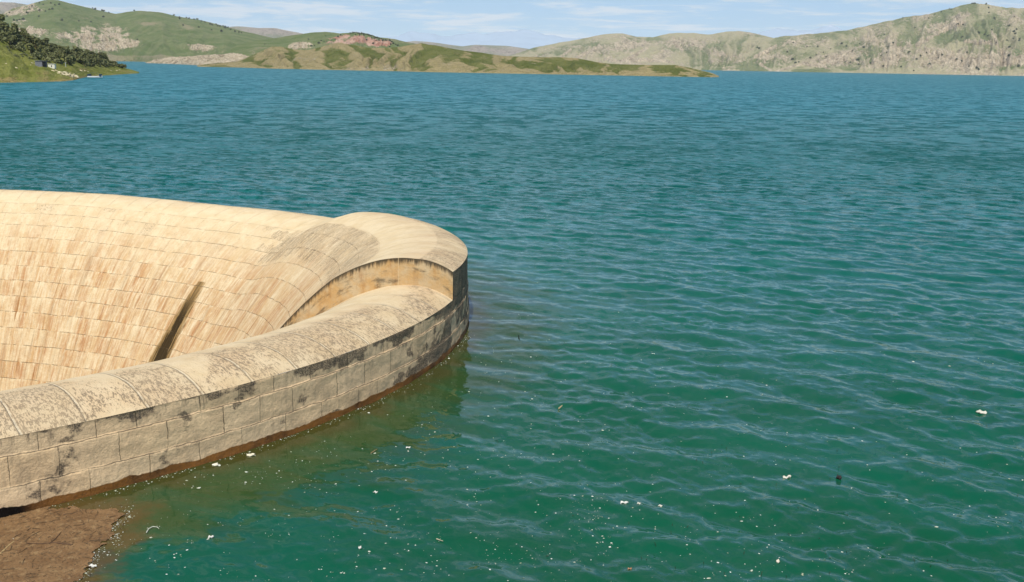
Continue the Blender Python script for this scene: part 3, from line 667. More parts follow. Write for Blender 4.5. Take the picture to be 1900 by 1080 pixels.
hill('hill_right', [(1340, 120, 5400), (1380, 100, 5500), (1415, 75, 5900), (1446, 68, 6100), (1517, 62, 6200), (1571, 56, 6200), (1626, 44, 6200), (1675, 33, 6200), (1722, 26, 6200), (1763, 16, 6200), (1796, 7, 6200), (1812, 5.5, 6200), (1831, 8, 6200), (1867, 14, 6200), (1900, 15, 6200), (2000, 8, 6200), (2160, 30, 6200), (2300, 60, 6100)],
     [(1340, 4900), (1500, 4700), (2300, 4300)], m_right, ero=20, erow=42, scars=[(1400, 108, 1440, 88, 1.5), (1410, 121, 1430, 130, 2), (1440, 132, 1490, 120, 1.5), (1490, 120, 1540, 127, 1.5), (1760, 52, 1790, 42, 1.5), (1700, 85, 1760, 52, 1.5), (1840, 60, 1850, 80, 1.5), (1790, 78, 1850, 82, 1.8)], gully=190, ga=0.15, fine=0.16, seed=8, soil=0.50, rock=0.20, rows=140, skew=2.4, rockslope=0.25,
     blobs=[(1620, 110, 110, 16, 0.4, 'rock'), (1850, 112, 90, 16, 0.45, 'rock'), (1760, 50, 60, 22, 0.4, 'rock'), (1660, 70, 70, 18, 0.2, 'rock'),
            (1765, 72, 50, 14, -0.8, 'rock'), (1400, 128, 34, 8, -1.5, 'rock'), (1400, 128, 34, 8, -1.2, 'soil'), (1505, 131, 50, 6, -1.5, 'rock'), (1505, 131, 50, 6, -1.2, 'soil'),
            (1650, 133, 70, 5, -1.0, 'rock'), (1830, 55, 50, 20, -0.4, 'rock'), (1880, 80, 40, 14, -0.4, 'rock'), (1890, 130, 30, 6, -1.2, 'rock'), (1790, 133, 12, 6, 1.0, 'soil')])
# left hand green hills
hill('hill_left', [(-420, 60, 5600), (-250, 40, 5600), (-120, 34, 5600), (0, 28, 5600), (25, 15, 5600), (50, 9.5, 5600), (76, 2, 5600), (93, -1, 5600), (108, 0, 5600), (126, 5, 5600), (157, 12.6, 5600), (187, 20, 5600), (215, 26, 5600), (237, 21.5, 5500), (263, 20, 5400), (298, 23, 5400), (328, 30, 5400), (374, 38, 5300), (404, 45.5, 5200), (455, 59, 5000), (480, 64, 5000), (520, 74, 5000), (600, 88, 5000)],
     [(-420, 3600), (100, 3900), (240, 4200), (300, 3500), (600, 3500)], m_left, gully=330, ga=0.06, fine=0.07, ero=15, erow=30, seed=5, soil=-0.05, rock=-0.25, rows=130, skew=1.5,
     blobs=[(58, 16, 26, 8, 1.6, 'rock'), (25, 26, 25, 6, 1.4, 'rock'), (60, 58, 32, 10, 1.5, 'rock'), (40, 40, 25, 7, 0.7, 'rock'), (150, 68, 40, 18, 1.5, 'rock'), (212, 70, 36, 19, 1.6, 'rock'), (195, 90, 40, 9, 1.3, 'rock'), (248, 84, 15, 6, 1.5, 'rock'),
            (275, 44, 16, 3, 0.8, 'soil'), (155, 34, 20, 3, 0.6, 'soil'), (375, 89, 24, 7, 1.5, 'rock'), (440, 97, 30, 6, 0.8, 'rock'), (330, 55, 40, 6, 0.3, 'soil'), (300, 104, 120, 5, 0.25, 'soil'), (100, 22, 30, 8, 0.2, 'soil')])
hill('hill_behind_headland', [(410, 100, 3300), (440, 84, 3400), (470, 77, 3500), (516, 70, 3600), (540, 66, 3600), (575, 61, 3600), (605, 59, 3600), (630, 62, 3500), (645, 61, 3400), (662, 60, 3300), (680, 62, 3300), (698, 68, 3300), (718, 71, 3300), (735, 73, 3300), (758, 79, 3300), (800, 86, 3300), (850, 96, 3300), (900, 112, 3200)],
     [(410, 2700), (900, 2600)], m_left, ero=12, erow=24, gully=220, ga=0.20, fine=0.08, seed=9, soil=0.0, rock=-0.3, rows=80, rim_noise=1.5,
     blobs=[(567, 86, 18, 7, 2.0, 'rock'), (545, 88, 12, 6, 2.0, 'rock'), (662, 74, 44, 11, 1.35, 'pink'), (700, 82, 40, 9, 1.35, 'pink'), (612, 78, 36, 8, 1.2, 'pink'), (470, 98, 14, 4, 0.7, 'rock')])
hill('bank', [(270, 118, 3000), (285, 112, 2900), (316, 107, 2800), (345, 105, 2700), (379, 102, 2600), (410, 101, 2500), (430, 98, 2400), (455, 103, 2300), (480, 112, 2200)],
     [(270, 2880), (330, 2500), (370, 2150), (480, 2000)], m_left, ero=5, erow=16, gully=70, ga=0.4, fine=0.2, seed=6, soil=0.8, rock=0.75, rows=40, power=0.45)
hill('island', [(366, 121, 1800), (385, 119, 1800), (440, 114, 1900), (455, 108, 1900), (478, 98, 1900), (504, 86.5, 1850), (523, 87, 1850), (546, 92, 1850), (571, 93, 1850), (597, 87, 1850), (628, 78.5, 1800), (650, 83, 1800), (687, 89, 1750), (718, 89, 1700), (743, 87, 1680), (781, 80.5, 1650), (806, 84, 1620), (854, 93, 1600), (895, 98, 1560), (934, 104, 1540), (992, 106, 1520), (1039, 106, 1500), (1071, 108, 1480), (1105, 115, 1450), (1137, 119, 1430), (1189, 120.5, 1420), (1253, 120.5, 1400), (1282, 126, 1390), (1321, 135.5, 1385), (1334, 141, 1380)],
     [(366, 1780), (440, 1720), (504, 1590), (628, 1500), (740, 1450), (781, 1400), (900, 1380), (1039, 1360), (1200, 1350), (1321, 1350), (1334, 1375)], m_isl, gully=62, ero=0.0, ga=0.50, fine=0.14, seed=2, soil=0.72, rock=-0.1, step=0.8, rows=110, skew=1.6, power=0.62, base=-3, ridgesoil=1.2,
     blobs=[(830, 96, 55, 16, -1.0, 'soil'), (1080, 120, 140, 12, -1.1, 'soil'), (1250, 128, 60, 8, -0.6, 'soil'), (700, 100, 40, 8, -0.7, 'soil'), (770, 105, 14, 16, -0.6, 'soil'), (735, 122, 24, 8, 0.8, 'rock'), (580, 112, 14, 12, 0.4, 'rock'), (1060, 137, 200, 2.5, 1.2, 'soil'), (700, 128, 60, 3, 0.7, 'rock')])
# near headland on the left
hill('headland', [(-420, -60, 620), (-250, -20, 640), (-120, 20, 660), (0, 52, 700), (40, 72, 730), (70, 84, 750), (100, 93, 780), (130, 100, 810), (160, 107, 840), (190, 114, 870), (215, 121, 900), (235, 127, 910), (250, 131, 905), (258, 133.5, 900)],
     [(-420, 440), (-100, 500), (0, 527), (60, 540), (110, 560), (132, 590), (160, 700), (178, 735), (200, 770), (227, 830), (258, 890)], m_head, ero=0.3, erow=4, gully=30, ga=0.10, fine=0.07, seed=4, soil=0.15, rock=-0.35, step=0.5, rows=110, power=0.95, rim_noise=0.3, base=-2,
     blobs=[(118, 137, 12, 5, 1.0, 'rock'), (135, 141, 7, 3, 1.3, 'rock'), (30, 120, 30, 4, 0.5, 'rock'), (60, 118, 14, 3, 0.7, 'rock'), (20, 145, 80, 3, 0.9, 'soil'), (60, 136, 40, 4, 0.5, 'soil'), (150, 130, 40, 4, 0.5, 'soil'), (190, 131, 40, 2.5, 0.4, 'rock'), (20, 95, 60, 14, -0.4, 'soil')])

# snow range far beyond
def mountains():
    m, gg, b = material('snow_range_ground', 0.95, 0.02)
    o = gg.new('ShaderNodeTexCoord').outputs['Object']; zc = gg.sep(o)[2]
    n = gg.noise(o, 1/600, 6, 0.65)
    sn = gg.ramp(gg.math('ADD', zc, gg.math('MULTIPLY', gg.math('SUBTRACT', n, 0.5), 1500)), 700, 1000)
    gg.put(b.inputs['Base Color'], gg.mix(sn, (0.34, 0.43, 0.52), (0.72, 0.76, 0.8)))  # distance haze put into the pale blue ground colour
    ctl = [(500, 92), (640, 84), (720, 66), (760, 58), (800, 57), (850, 60), (900, 62), (940, 55), (965, 52), (1000, 57), (1040, 60), (1080, 68), (1200, 80), (1330, 74), (1400, 60), (1440, 52), (1465, 49), (1500, 50), (1540, 47), (1570, 50), (1640, 52), (1750, 60), (2000, 70)]
    xs = np.arange(500, 2000, 4.0); ry = np.interp(xs, [c[0] for c in ctl], [c[1] for c in ctl])
    D1, D0 = 18500., 14500.
    rows = 60; t = np.linspace(0, 1.35, rows); A, T = np.meshgrid(np.arange(len(xs)), t, indexing='ij')
    dr = np.array([ray(a, c) for a, c in zip(xs, ry)]); hr = np.hypot(dr[:, 0], dr[:, 1])
    zr = CH + D1*dr[:, 2]/hr; D = D0+(D1-D0)*T; L = xs[A]*10
    zz = zr[A]*np.where(T < 1, T**1.2, 1-(T-1)*2.2) + 110*fbm(L/1100, T*4, 5, 61, ridged=True)*np.minimum(T, 1) - 60
    V = np.stack([(dr[:, 0]/hr)[A]*D, (dr[:, 1]/hr)[A]*D, zz-20], -1).reshape(-1, 3)
    tag(mesh_obj('mountains', V, grid_faces(len(xs), rows)[:, ::-1], m), kind='structure')
mountains()
# ------------------------------------------------------------------ bushes and trees
def ground_at(name, x, y):
    """the terrain point seen nearest to a bearing and elevation"""
    V, q, T = LAND[name]
    d = np.hypot(q[..., 0]-x, q[..., 1]-y); r = np.hypot(V[..., 0], V[..., 1])
    c = d + 1e5*(T < 0.02)+1e5*(T > 1.02) + np.where(d < 1.5, (r-r.min())*1e-3, 0)
    i = np.unravel_index(np.argmin(c), c.shape); return V[i]
rnd = random.Random(5)
def leafy(name, w, h, n, leaf, mat, seed, lobes=7, squash=1.0, low=0.12):
    """a crown of many small leaf clumps gathered in uneven lobes"""
    rs = np.random.RandomState(seed); V, F = [], []
    L = []
    for k in range(lobes):
        a = rs.rand()*6.28; rr = rs.rand()**0.6*w*0.34; hz = h*(low+0.18+0.58*rs.rand())
        L.append((math.cos(a)*rr*(1.15-hz/h*0.6), math.sin(a)*rr*(1.15-hz/h*0.6), hz, w*(0.17+0.13*rs.rand())*(1.2-0.5*hz/h)))
    for i in range(n):
        lx, ly, lz, lr = L[rs.randint(lobes)]
        d = rs.randn(3); d /= np.linalg.norm(d); p = np.array([lx, ly, lz]) + d*lr*rs.rand()**0.35*np.array([1, 1, 0.85*squash])
        p[2] = min(max(p[2], 0.02*h), h)
        nrm = d + rs.randn(3)*0.6; nrm /= np.linalg.norm(nrm); t = np.cross(nrm, rs.randn(3)); t /= np.linalg.norm(t); b = np.cross(nrm, t)
        s = leaf*(0.6+0.8*rs.rand()); k = len(V)
        for q in range(5):
            an = q*2*math.pi/5; V.append(p + (t*math.cos(an)+b*math.sin(an))*s*(0.7+0.6*rs.rand()))
        F.append((k, k+1, k+2, k+3, k+4))
    me = mesh_obj(name, V, F, mat, smooth=False); return me
def leaf_mat(name, c1, c2, sc=1.5):
    m, gg, b = material(name, 0.8, 0.2)
    o = gg.new('ShaderNodeTexCoord').outputs['Object']; oi = gg.new('ShaderNodeObjectInfo').outputs['Random']
    c = gg.mix(gg.ramp(gg.noise(o, sc, 3, 0.6), 0.35, 0.65), c1, c2)
    c = gg.mix(gg.math('MULTIPLY', oi, 0.4), c, tuple(x*1.5 for x in c2)); gg.put(b.inputs['Base Color'], c); return m
bark = plain('bark', (0.11, 0.08, 0.05), None, 5)
lm_bush = leaf_mat('hill_bush_leaves', (0.045, 0.060, 0.025), (0.070, 0.085, 0.038))
lm_dark = leaf_mat('dark_tree_leaves', (0.090, 0.100, 0.036), (0.150, 0.155, 0.060))
lm_olive = leaf_mat('olive_tree_leaves', (0.125, 0.140, 0.055), (0.19, 0.195, 0.085))

def scatter(name, template, pts, label, cat, group, smin, smax, first):
    for k, (land, x, y) in enumerate(pts):
        P = ground_at(land, x, y); o = template if (k == 0 and first) else template.copy()
        if not (k == 0 and first): COL.objects.link(o)
        s = smin + (smax-smin)*rnd.random()**1.5
        o.location = (P[0], P[1], P[2]-0.08*s*template['_h']); o.scale = (s*(0.85+0.4*rnd.random()), s*(0.85+0.4*rnd.random()), s); o.rotation_euler = (0, 0, rnd.random()*6.28)
        tag(o, label, cat, group)
def z(pts, ox, oy, k): return [(ox+a/k, oy+b/k) for a, b in pts]
right_pts = z([(90,330),(110,328),(185,325),(340,295),(385,300),(430,322),(295,358),(395,368),(490,385),(480,355),(505,325),(540,360),(585,335),(665,300),(700,322),(725,298),(735,348),(780,305),(810,325),(955,248),(1015,305),(980,315),(1110,312),(1035,380),(970,370),(935,378),(1120,368),(560,398),(450,405),(350,430),(372,425),(330,410),(685,425),(722,422),(775,410),(780,440),(860,440),(945,445),(1240,370),(1290,270),(1320,398),(1345,375),(1170,405),(1200,385),(1260,445),(1430,318),(1440,420),(1450,175),(1485,180),(1475,255),(1490,250),(1400,60),(1410,70),(1345,85),(1290,100),(1255,122),(1075,118),(1160,195),(1655,60),(1665,85),(1690,130),(1705,140),(1630,290),(1660,295),(1590,228),(1640,240),(1655,245),(1715,285),(1750,255),(1785,180),(1800,185),(1830,215),(1845,210),(1840,235),(1830,265),(1870,270),(1870,285),(1835,130),(1785,280),(1550,24),(1560,22),(1572,25),(1645,38),(1680,220),(1580,465),(1590,475),(1795,390),(1860,455),(1475,430),(1525,455),(1065,460),(1150,490),(1510,370),(1800,330)], 1380, 0, 3.654)
left_pts = z([(290,118),(290,70),(340,82),(360,80),(385,75),(400,35),(430,40),(370,30),(320,30),(290,20),(455,152),(585,160),(665,160),(765,130),(705,65),(680,58),(750,77),(770,84),(795,94),(980,78),(1008,297),(1320,135),(1280,105),(1395,137),(1420,142),(1440,147),(1450,150),(1480,153),(1365,130),(1540,177),(1590,187),(1620,192),(1640,200),(1660,207),(1680,208),(1345,190),(1460,203),(1560,225),(1620,230),(1700,222),(1730,230),(1760,238),(1780,243),(1655,203),(1600,200),(1510,168),(150,155),(180,150),(165,145),(130,150),(100,150),(75,108),(50,118),(200,100),(215,90),(240,55),(1555,184),(1325,140),(700,66),(1855,340),(1790,375)], 0, 0, 3.958)
crest_pts = z([(830,172),(850,166),(862,163),(875,163),(888,166),(900,168),(915,170),(930,174),(945,176),(960,180),(975,183),(990,186),(1000,190),(1015,196),(1030,200),(1045,206),(1060,213),(1075,214),(1090,218),(1105,225),(1120,232),(1135,240),(1150,246),(1165,252),(1178,258),(870,178),(900,183),(930,190),(960,200),(985,205),(1010,212),(1040,222),(1070,232),(1100,240),(1130,255),(700,205),(720,215),(690,225),(655,222),(640,232),(620,228),(600,245),(650,187),(525,213),(205,248),(570,260),(545,262),(740,208),(760,200),(780,196),(950,235),(1000,250),(1060,258),(1020,235),(1120,268),(300,315),(260,330)], 440, 20, 3.958)
t1 = leafy('hill_bush', 9.0, 7.5, 130, 1.25, lm_bush, 3, lobes=5); t1['_h'] = 7.5
scatter('hill_bush', t1, [('hill_right', a, b_) for a, b_ in right_pts], 'small dark round bush on the pale rocky hillside across the lake', 'bush', 'bushes on the pale rocky hillside', 0.9, 1.6, True)
scatter('hill_bush', t1, [('hill_left', a, b_) for a, b_ in left_pts], 'small dark round bush on the grassy green hill behind the headland', 'bush', 'bushes on the grassy green hill', 0.95, 1.6, False)
scatter('hill_bush', t1, [('hill_behind_headland', a, b_) for a, b_ in crest_pts], 'dark bush among the pink rock on the crest behind the island', 'bush', 'bushes on the pink rock crest', 0.5, 0.95, False)
del t1['_h']
for o in list(SC.objects):
    if '_h' in o: del o['_h']

def tree(kind, w, h, n, leaf, mat, seed, lobes, low):
    r = empty(kind); c = leafy('crown', w, h, n, leaf, mat, seed, lobes, low=low); c.parent = r
    V, F = [], []
    rs = random.Random(seed)
    def limb(p, q, ra, rb):
        p, q = Vector(p), Vector(q); d = (q-p).normalized(); a = d.orthogonal().normalized(); b = d.cross(a); k = len(V)
        for (c_, rr) in ((p, ra), (q, rb)):
            for i in range(6): V.append(c_+(a*math.cos(i*1.047)+b*math.sin(i*1.047))*rr)
        for i in range(6): F.append((k+i, k+(i+1) % 6, k+6+(i+1) % 6, k+6+i))
    limb((0, 0, -0.6), (0.1*w*0.2, 0, h*0.35), 0.035*h, 0.025*h); limb((0.1*w*0.2, 0, h*0.35), (0, 0.05*w, h*0.8), 0.025*h, 0.008*h)
    for i in range(5):
        a = rs.random()*6.28; zz = h*(0.2+0.1*i); limb((0, 0, zz), (math.cos(a)*w*0.3, math.sin(a)*w*0.3, zz+h*0.18), 0.013*h, 0.004*h)
    mesh_obj('trunk', V, F, bark, r); return r
def grove():
    kinds = [tree('dark_tree', 5.2, 9.0, 420, 0.42, lm_dark, 21, 10, 0.10), tree('dark_tree', 4.6, 8.0, 380, 0.42, lm_dark, 22, 8, 0.08),
             tree('olive_tree', 6.0, 5.6, 400, 0.40, lm_olive, 23, 9, 0.02), tree('scrub_bush', 5.0, 3.0, 300, 0.36, lm_dark, 24, 7, 0.0), tree('scrub_bush', 4.6, 3.2, 300, 0.36, lm_olive, 25, 7, 0.0)]
    used = [False]*5
    def put(k, x, y, s, label, group=None):
        P = ground_at('headland', x, y); o = kinds[k] if not used[k] else copy_tree(kinds[k]); 
        used[k] = True; o.location = (P[0], P[1], P[2]-0.15); o.scale = (s*(0.9+0.25*rnd.random()), s*(0.9+0.25*rnd.random()), s); o.rotation_euler = (0, 0, rnd.random()*6.28)
        tag(o, label, 'bush' if k >= 3 else 'tree', group)
        if not group and 'group' in o: del o['group']
    put(0, 3, 58, 1.35, 'tall dark tree at the top of the headland grove where it meets the frame edge')
    put(1, 192, 118, 1.30, 'tall dark tree standing out above the low end of the headland grove')
    put(0, 30, 72, 1.25, 'broad dark tree stepping up at the head of the grove slope')
    put(0, 142, 108, 1.15, 'tall spreading dark tree in the middle of the headland grove')
    put(3, 228, 127, 1.3, 'last low bush of the grove beside the grassy tip of the headland')
    put(3, 75, 110, 1.2, 'dark low bush just above the small grey shed')
    ys_lo = lambda x: np.interp(x, [0, 30, 65, 72, 120, 155, 222], [76, 96, 106, 112, 121, 124, 126])
    ys_hi = lambda x: np.interp(x, [0, 40, 70, 100, 130, 160, 190, 215, 235], [54, 73, 85, 94, 101, 108, 115, 121, 127])
    lab = {0: 'dark tall tree in the dense headland grove', 1: 'dark narrow tree in the dense headland grove', 2: 'olive green round tree in the dense headland grove', 3: 'low dark bush at the edge of the headland grove', 4: 'low olive green bush on the headland slope'}
    grp = {0: 'tall dark trees of the headland grove', 1: 'narrow dark trees of the headland grove', 2: 'olive green trees of the headland grove', 3: 'low dark bushes of the headland grove', 4: 'low olive bushes of the headland slope'}
    for i in range(165):
        x = rnd.uniform(0, 222) if i > 20 else rnd.uniform(60, 225)
        f = rnd.random(); y = ys_hi(x)*(1-f)+ys_lo(x)*f
        k = rnd.choice([0, 0, 1, 1, 2, 2] if f < 0.55 else [2, 3, 3, 4, 1, 0])
        if x > 200: k = 3
        if k < 3 and abs(x-97) < 12 and f > 0.6: k = 3
        put(k, x, y, rnd.uniform(0.75, 1.15), lab[k], grp[k])
    for i in range(14): 
        x = rnd.uniform(10, 66); put(4, x, ys_lo(x)+rnd.uniform(2, 10), rnd.uniform(0.35, 0.6), lab[4], grp[4])
grove()

# ------------------------------------------------------------------ shed, hut, boat, rocks
def boxm(bm, cx, cy, cz, sx, sy, sz):
    V, F = bm; k = len(V)
    for dz in (-1, 1):
        for dx, dy in ((-1, -1), (1, -1), (1, 1), (-1, 1)): V.append((cx+dx*sx/2, cy+dy*sy/2, cz+dz*sz/2))
    F += [(k+3, k+2, k+1, k), (k+4, k+5, k+6, k+7), (k, k+1, k+5, k+4), (k+1, k+2, k+6, k+5), (k+2, k+3, k+7, k+6), (k+3, k, k+4, k+7)]
def tube(bm, pts, r, n=6):
    V, F = bm
    for p, q in zip(pts[:-1], pts[1:]):
        p, q = Vector(p), Vector(q); d = (q-p).normalized(); a = d.orthogonal().normalized(); b = d.cross(a); k = len(V)
        for c_ in (p, q):
            for i in range(n): V.append(tuple(c_+(a*math.cos(i*2*math.pi/n)+b*math.sin(i*2*math.pi/n))*r))
        for i in range(n): F.append((k+i, k+(i+1) % n, k+n+(i+1) % n, k+n+i))
def build(name, bm, mat, parent=None): return mesh_obj(name, bm[0], bm[1], mat, parent, smooth=False)
def shed():
    P = ground_at('headland', 77, 123); r = empty('plank_shed', (P[0], P[1], P[2]-0.4), math.atan2(P[0], -P[1])*0-0.12)
    tag(r, 'small grey plank shed on the grassy bank below the trees', 'shed')
    gm = plain('grey_planks', (0.26, 0.27, 0.30), (0.17, 0.175, 0.20), 3); dm = plain('dark_opening', (0.02, 0.02, 0.02))  # near-black colour stands in for the shade inside doorway and window
    w = ([], [])
    boxm(w, 0, 1.6, 1.6, 5.0, 0.12, 3.2); boxm(w, -2.5, 0, 1.6, 0.12, 3.1, 3.2)
    for i in range(6): boxm(w, -0.5, -1.6, 0.3+i*0.5, 4.0, 0.10, 0.40)
    boxm(w, -2.45, -1.6, 1.6, 0.16, 0.16, 3.3); boxm(w, 1.5, -1.6, 1.6, 0.16, 0.16, 3.3)
    build('wall', w, gm, r)
    f = ([], []); boxm(f, 0, 0, 3.32, 5.6, 3.9, 0.14); build('roof', f, plain('roof_tin', (0.34, 0.35, 0.37), None, 2, 0.5), r)
    d = ([], []); boxm(d, 2.0, -1.3, 1.55, 0.85, 0.1, 3.0); build('doorway_shade', d, dm, r)
    P = ground_at('headland', 97, 126.5); r = empty('white_hut', (P[0], P[1], P[2]-0.3), 0.1)
    tag(r, 'small white hut beside the grey shed on the headland bank', 'hut')
    w = ([], []); boxm(w, 0, 0, 1.2, 3.6, 2.4, 2.6); build('wall', w, plain('whitewash', (0.78, 0.76, 0.66), (0.66, 0.64, 0.52), 1.5), r)
    f = ([], []); boxm(f, 0, 0, 2.58, 4.0, 2.8, 0.16); build('roof', f, plain('hut_roof', (0.60, 0.60, 0.52)), r)
    d = ([], []); boxm(d, 0.1, -1.23, 1.3, 0.5, 0.05, 1.0); build('window', d, dm, r)
    for k, (x, y, hh) in enumerate([(122, 124, 2.6)]):
        P = ground_at('headland', x, y); b = ([], []); tube(b, [(0, 0, -0.3), (0, 0, hh)], 0.16); boxm(b, 0, 0, hh, 0.5, 0.5, 0.3)
        o = build('marker_post', b, plain('post_paint', (0.6, 0.62, 0.6)), None); o.location = P; tag(o, 'pale upright post in front of the grove on the shore bank', 'post')
shed()
def boat():
    P = on_water(177, 144.5); r = empty('fishing_boat', (P[0], P[1], 0), -0.05); r.scale = (1.12, 1.12, 1.35)
    tag(r, 'small white fishing boat with dark canopy moored off the headland', 'boat')
    xs = np.linspace(-4.0, 4.0, 17); V, F = [], []
    prof_ = [(0.0, -0.35), (0.55, -0.25), (0.85, 0.15), (1.0, 0.75), (0.92, 0.75), (0.75, 0.2), (0.0, 0.0)]
    for x in xs:
        t = (x+4)/8; w = 1.15*min(1, (1-max(0, t-0.45)/0.56)**0.6 if t < 1.0 else 0.02); sh = 0.35*max(0, t-0.5)**1.3*2
        row = [(x, -a*w, b_+sh) for a, b_ in prof_] + [(x, a*w, b_+sh) for a, b_ in prof_[::-1][1:-1]]
        V += row
    n = len(prof_)*2-2
    for i in range(len(xs)-1):
        for j in range(n): F.append((i*n+j, i*n+(j+1) % n, (i+1)*n+(j+1) % n, (i+1)*n+j))
    F.append(tuple(range(n))); F.append(tuple(range((len(xs)-1)*n, len(xs)*n)))
    mesh_obj('hull', V, F, plain('hull_paint', (0.62, 0.66, 0.66), (0.5, 0.55, 0.56), 1), r)
    b = ([], []); boxm(b, -3.2, 0, 1.1, 1.3, 2.1, 1.3); boxm(b, 3.0, 0, 1.2, 1.2, 1.3, 1.0); build('deck_box', b, plain('dark_blue_paint', (0.03, 0.06, 0.09)), r)
    b = ([], []); 
    for x in (-2.2, 1.8):
        for y in (-0.9, 0.9): tube(b, [(x, y, 0.6), (x, y, 2.2)], 0.05)
    build('canopy_frame', b, plain('frame_metal', (0.2, 0.22, 0.22)), r)
    b = ([], []); boxm(b, -0.2, 0, 2.25, 4.4, 2.1, 0.10); build('canopy', b, plain('canopy_cloth', (0.025, 0.045, 0.05)), r)
    b = ([], []); boxm(b, -4.25, 0, 0.9, 0.45, 0.4, 0.6); boxm(b, -4.3, 0, 0.2, 0.2, 0.15, 1.0); build('outboard_motor', b, plain('motor_paint', (0.02, 0.02, 0.025)), r)
    b = ([], []); boxm(b, 1.0, 0, 0.7, 0.5, 1.7, 0.12); boxm(b, -0.9, 0, 0.7, 0.5, 1.7, 0.12); build('bench', b, plain('bench_wood', (0.35, 0.26, 0.15)), r)
boat()
def rock_mesh(name, w, d, h, seed, mat):
    rs = np.random.RandomState(seed); V, F = [], []
    nu, nv = 12, 7
    for i in range(nv):
        ph = math.pi*(i+0.5)/nv
        for j in range(nu):
            a = 2*math.pi*j/nu; n = 1+0.30*pn(np.array([math.cos(a)*1.7+seed*3.1]), np.array([math.sin(a)*1.7+math.cos(ph)*2.0]), seed)[0]+0.06*rs.randn()
            V.append((math.sin(ph)*math.cos(a)*w/2*n, math.sin(ph)*math.sin(a)*d/2*n, math.cos(ph)*h/2*n))
    for i in range(nv-1):
        for j in range(nu): F.append((i*nu+j, (i+1)*nu+j, (i+1)*nu+(j+1) % nu, i*nu+(j+1) % nu))
    F.append(tuple(range(nu))); F.append(tuple(reversed(range((nv-1)*nu, nv*nu))))
    return mesh_obj(name, V, F, mat, smooth=False)
rockm = plain('shore_rock', (0.62, 0.55, 0.36), (0.45, 0.37, 0.22), 1.2, 0.95)
tmpl = [rock_mesh('shore_rock', 3.0, 2.2, 1.5, s, rockm) for s in (1, 2, 3)]
spots = [(112, 134), (117, 136), (121, 135), (124, 138), (128, 137), (131, 140), (135, 139.5), (138, 141.5), (134, 142), (126, 140.5), (119, 139), (141, 142.5), (104, 131), (99, 132), (109, 136.5), (60, 117), (66, 119), (57, 121), (150, 131), (157, 131.5), (163, 133), (206, 131), (216, 131.5), (222, 129.5), (30, 126), (41, 121), (12, 118)]
for k, (x, y) in enumerate(spots):
    o = tmpl[k] if k < 3 else tmpl[k % 3].copy()
    if k >= 3: COL.objects.link(o)
    P = ground_at('headland', x, y); s = rnd.uniform(0.55, 1.15) if k < 12 else rnd.uniform(0.3, 0.7); o.location = P; o.scale = (s*1.3, s, s*0.8); o.rotation_euler = (0.1, 0.2, rnd.random()*6)
    if k < 14: tag(o, 'pale yellow boulder in the heap running down to the water', 'rock', 'boulders heaped on the headland shore')
    else: tag(o, 'small pale rock lying on the headland grass', 'rock', 'rocks scattered on the headland grass')

# ------------------------------------------------------------------ things floating on the water
def surf(x, y):
    r = np.hypot(x, y); return wave_h(np.atleast_1d(x).astype(float), np.atleast_1d(y).astype(float), np.atleast_1d(np.maximum(r*0.0036, 0.03)))
def flecks():
    rs = np.random.RandomState(77); V, F = [], []
    px = []
    while len(px) < 2300:
        x, y = rs.uniform(-150, 2050, 1)[0], rs.uniform(520, 1200, 1)[0]
        P = on_water(x, y); d = float(dist_rim(P[0], P[1]))
        if d < 0.08: continue
        cl = float(fbm(np.array([P[0]/1.6]), np.array([P[1]/2.2]), 3, 71)[0]); cl2 = float(fbm(np.array([P[0]/6.]), np.array([P[1]/9.]), 2, 72)[0])
        dens = 0.10 + 1.6*max(0, cl+0.02) + 0.7*max(0, cl2)
        dens *= np.interp(x, [0, 900, 1300, 1900], [1.2, 1.1, 0.6, 0.30])*np.interp(y, [520, 620, 760, 1080], [0.05, 0.35, 0.8, 1.0])
        dens *= np.interp(d, [0, 1.2, 3, 10], [1.9, 1.4, 1.1, 0.9])
        if rs.rand() < dens: px.append((P[0], P[1], 1.0))
    # froth caught along the foot of the wall
    for i in range(1500):
        th = rs.uniform(-1.25, -0.02); dd = abs(rs.randn())*0.16+0.05
        if rs.rand() > 0.30+0.9*sstep(0, 0.3, float(fbm(np.array([th*14]), np.array([0.5]), 3, 75)[0])): continue
        r = float(rim(np.array([th]))[0])+dd+0.06; px.append((CX+math.cos(th)*r, CY+math.sin(th)*r, 0.9))
    # froth rimming the raft of scum
    for i in range(330):
        q = on_water(*[a+rs.randn()*7 for a in RAFT_EDGE[rs.randint(len(RAFT_EDGE))]]); px.append((q[0], q[1], 0.8))
    X = np.array([p[0] for p in px]); Y = np.array([p[1] for p in px]); Z = surf(X, Y)
    for i, (x, y, k) in enumerate(px):
        s = k*(0.007+0.018*rs.rand()**3 + (0.025 if rs.rand() < 0.02 else 0)); m = rs.randint(5, 8); b0 = len(V); a0 = rs.rand()*6; ex = 0.7+0.9*rs.rand(); ro = rs.rand()*3
        for q in range(m):
            a = a0+q*2*math.pi/m; rr = s*(0.7+0.6*rs.rand()); xx, yy = math.cos(a)*rr*ex, math.sin(a)*rr
            V.append((x+xx*math.cos(ro)-yy*math.sin(ro), y+xx*math.sin(ro)+yy*math.cos(ro), Z[i]+0.006))
        V.append((x, y, Z[i]+0.006+s*0.5))
        for q in range(m): F.append((b0+q, b0+(q+1) % m, b0+m))
    m = plain('foam', (0.66, 0.68, 0.60), (0.36, 0.37, 0.24), 3, 0.7)
    tag(mesh_obj('foam_flecks', V, F, m, smooth=False), 'white flecks of foam and scum strewn over the green water', 'foam', kind='stuff')
RAFT_EDGE = RAFT[7:15]
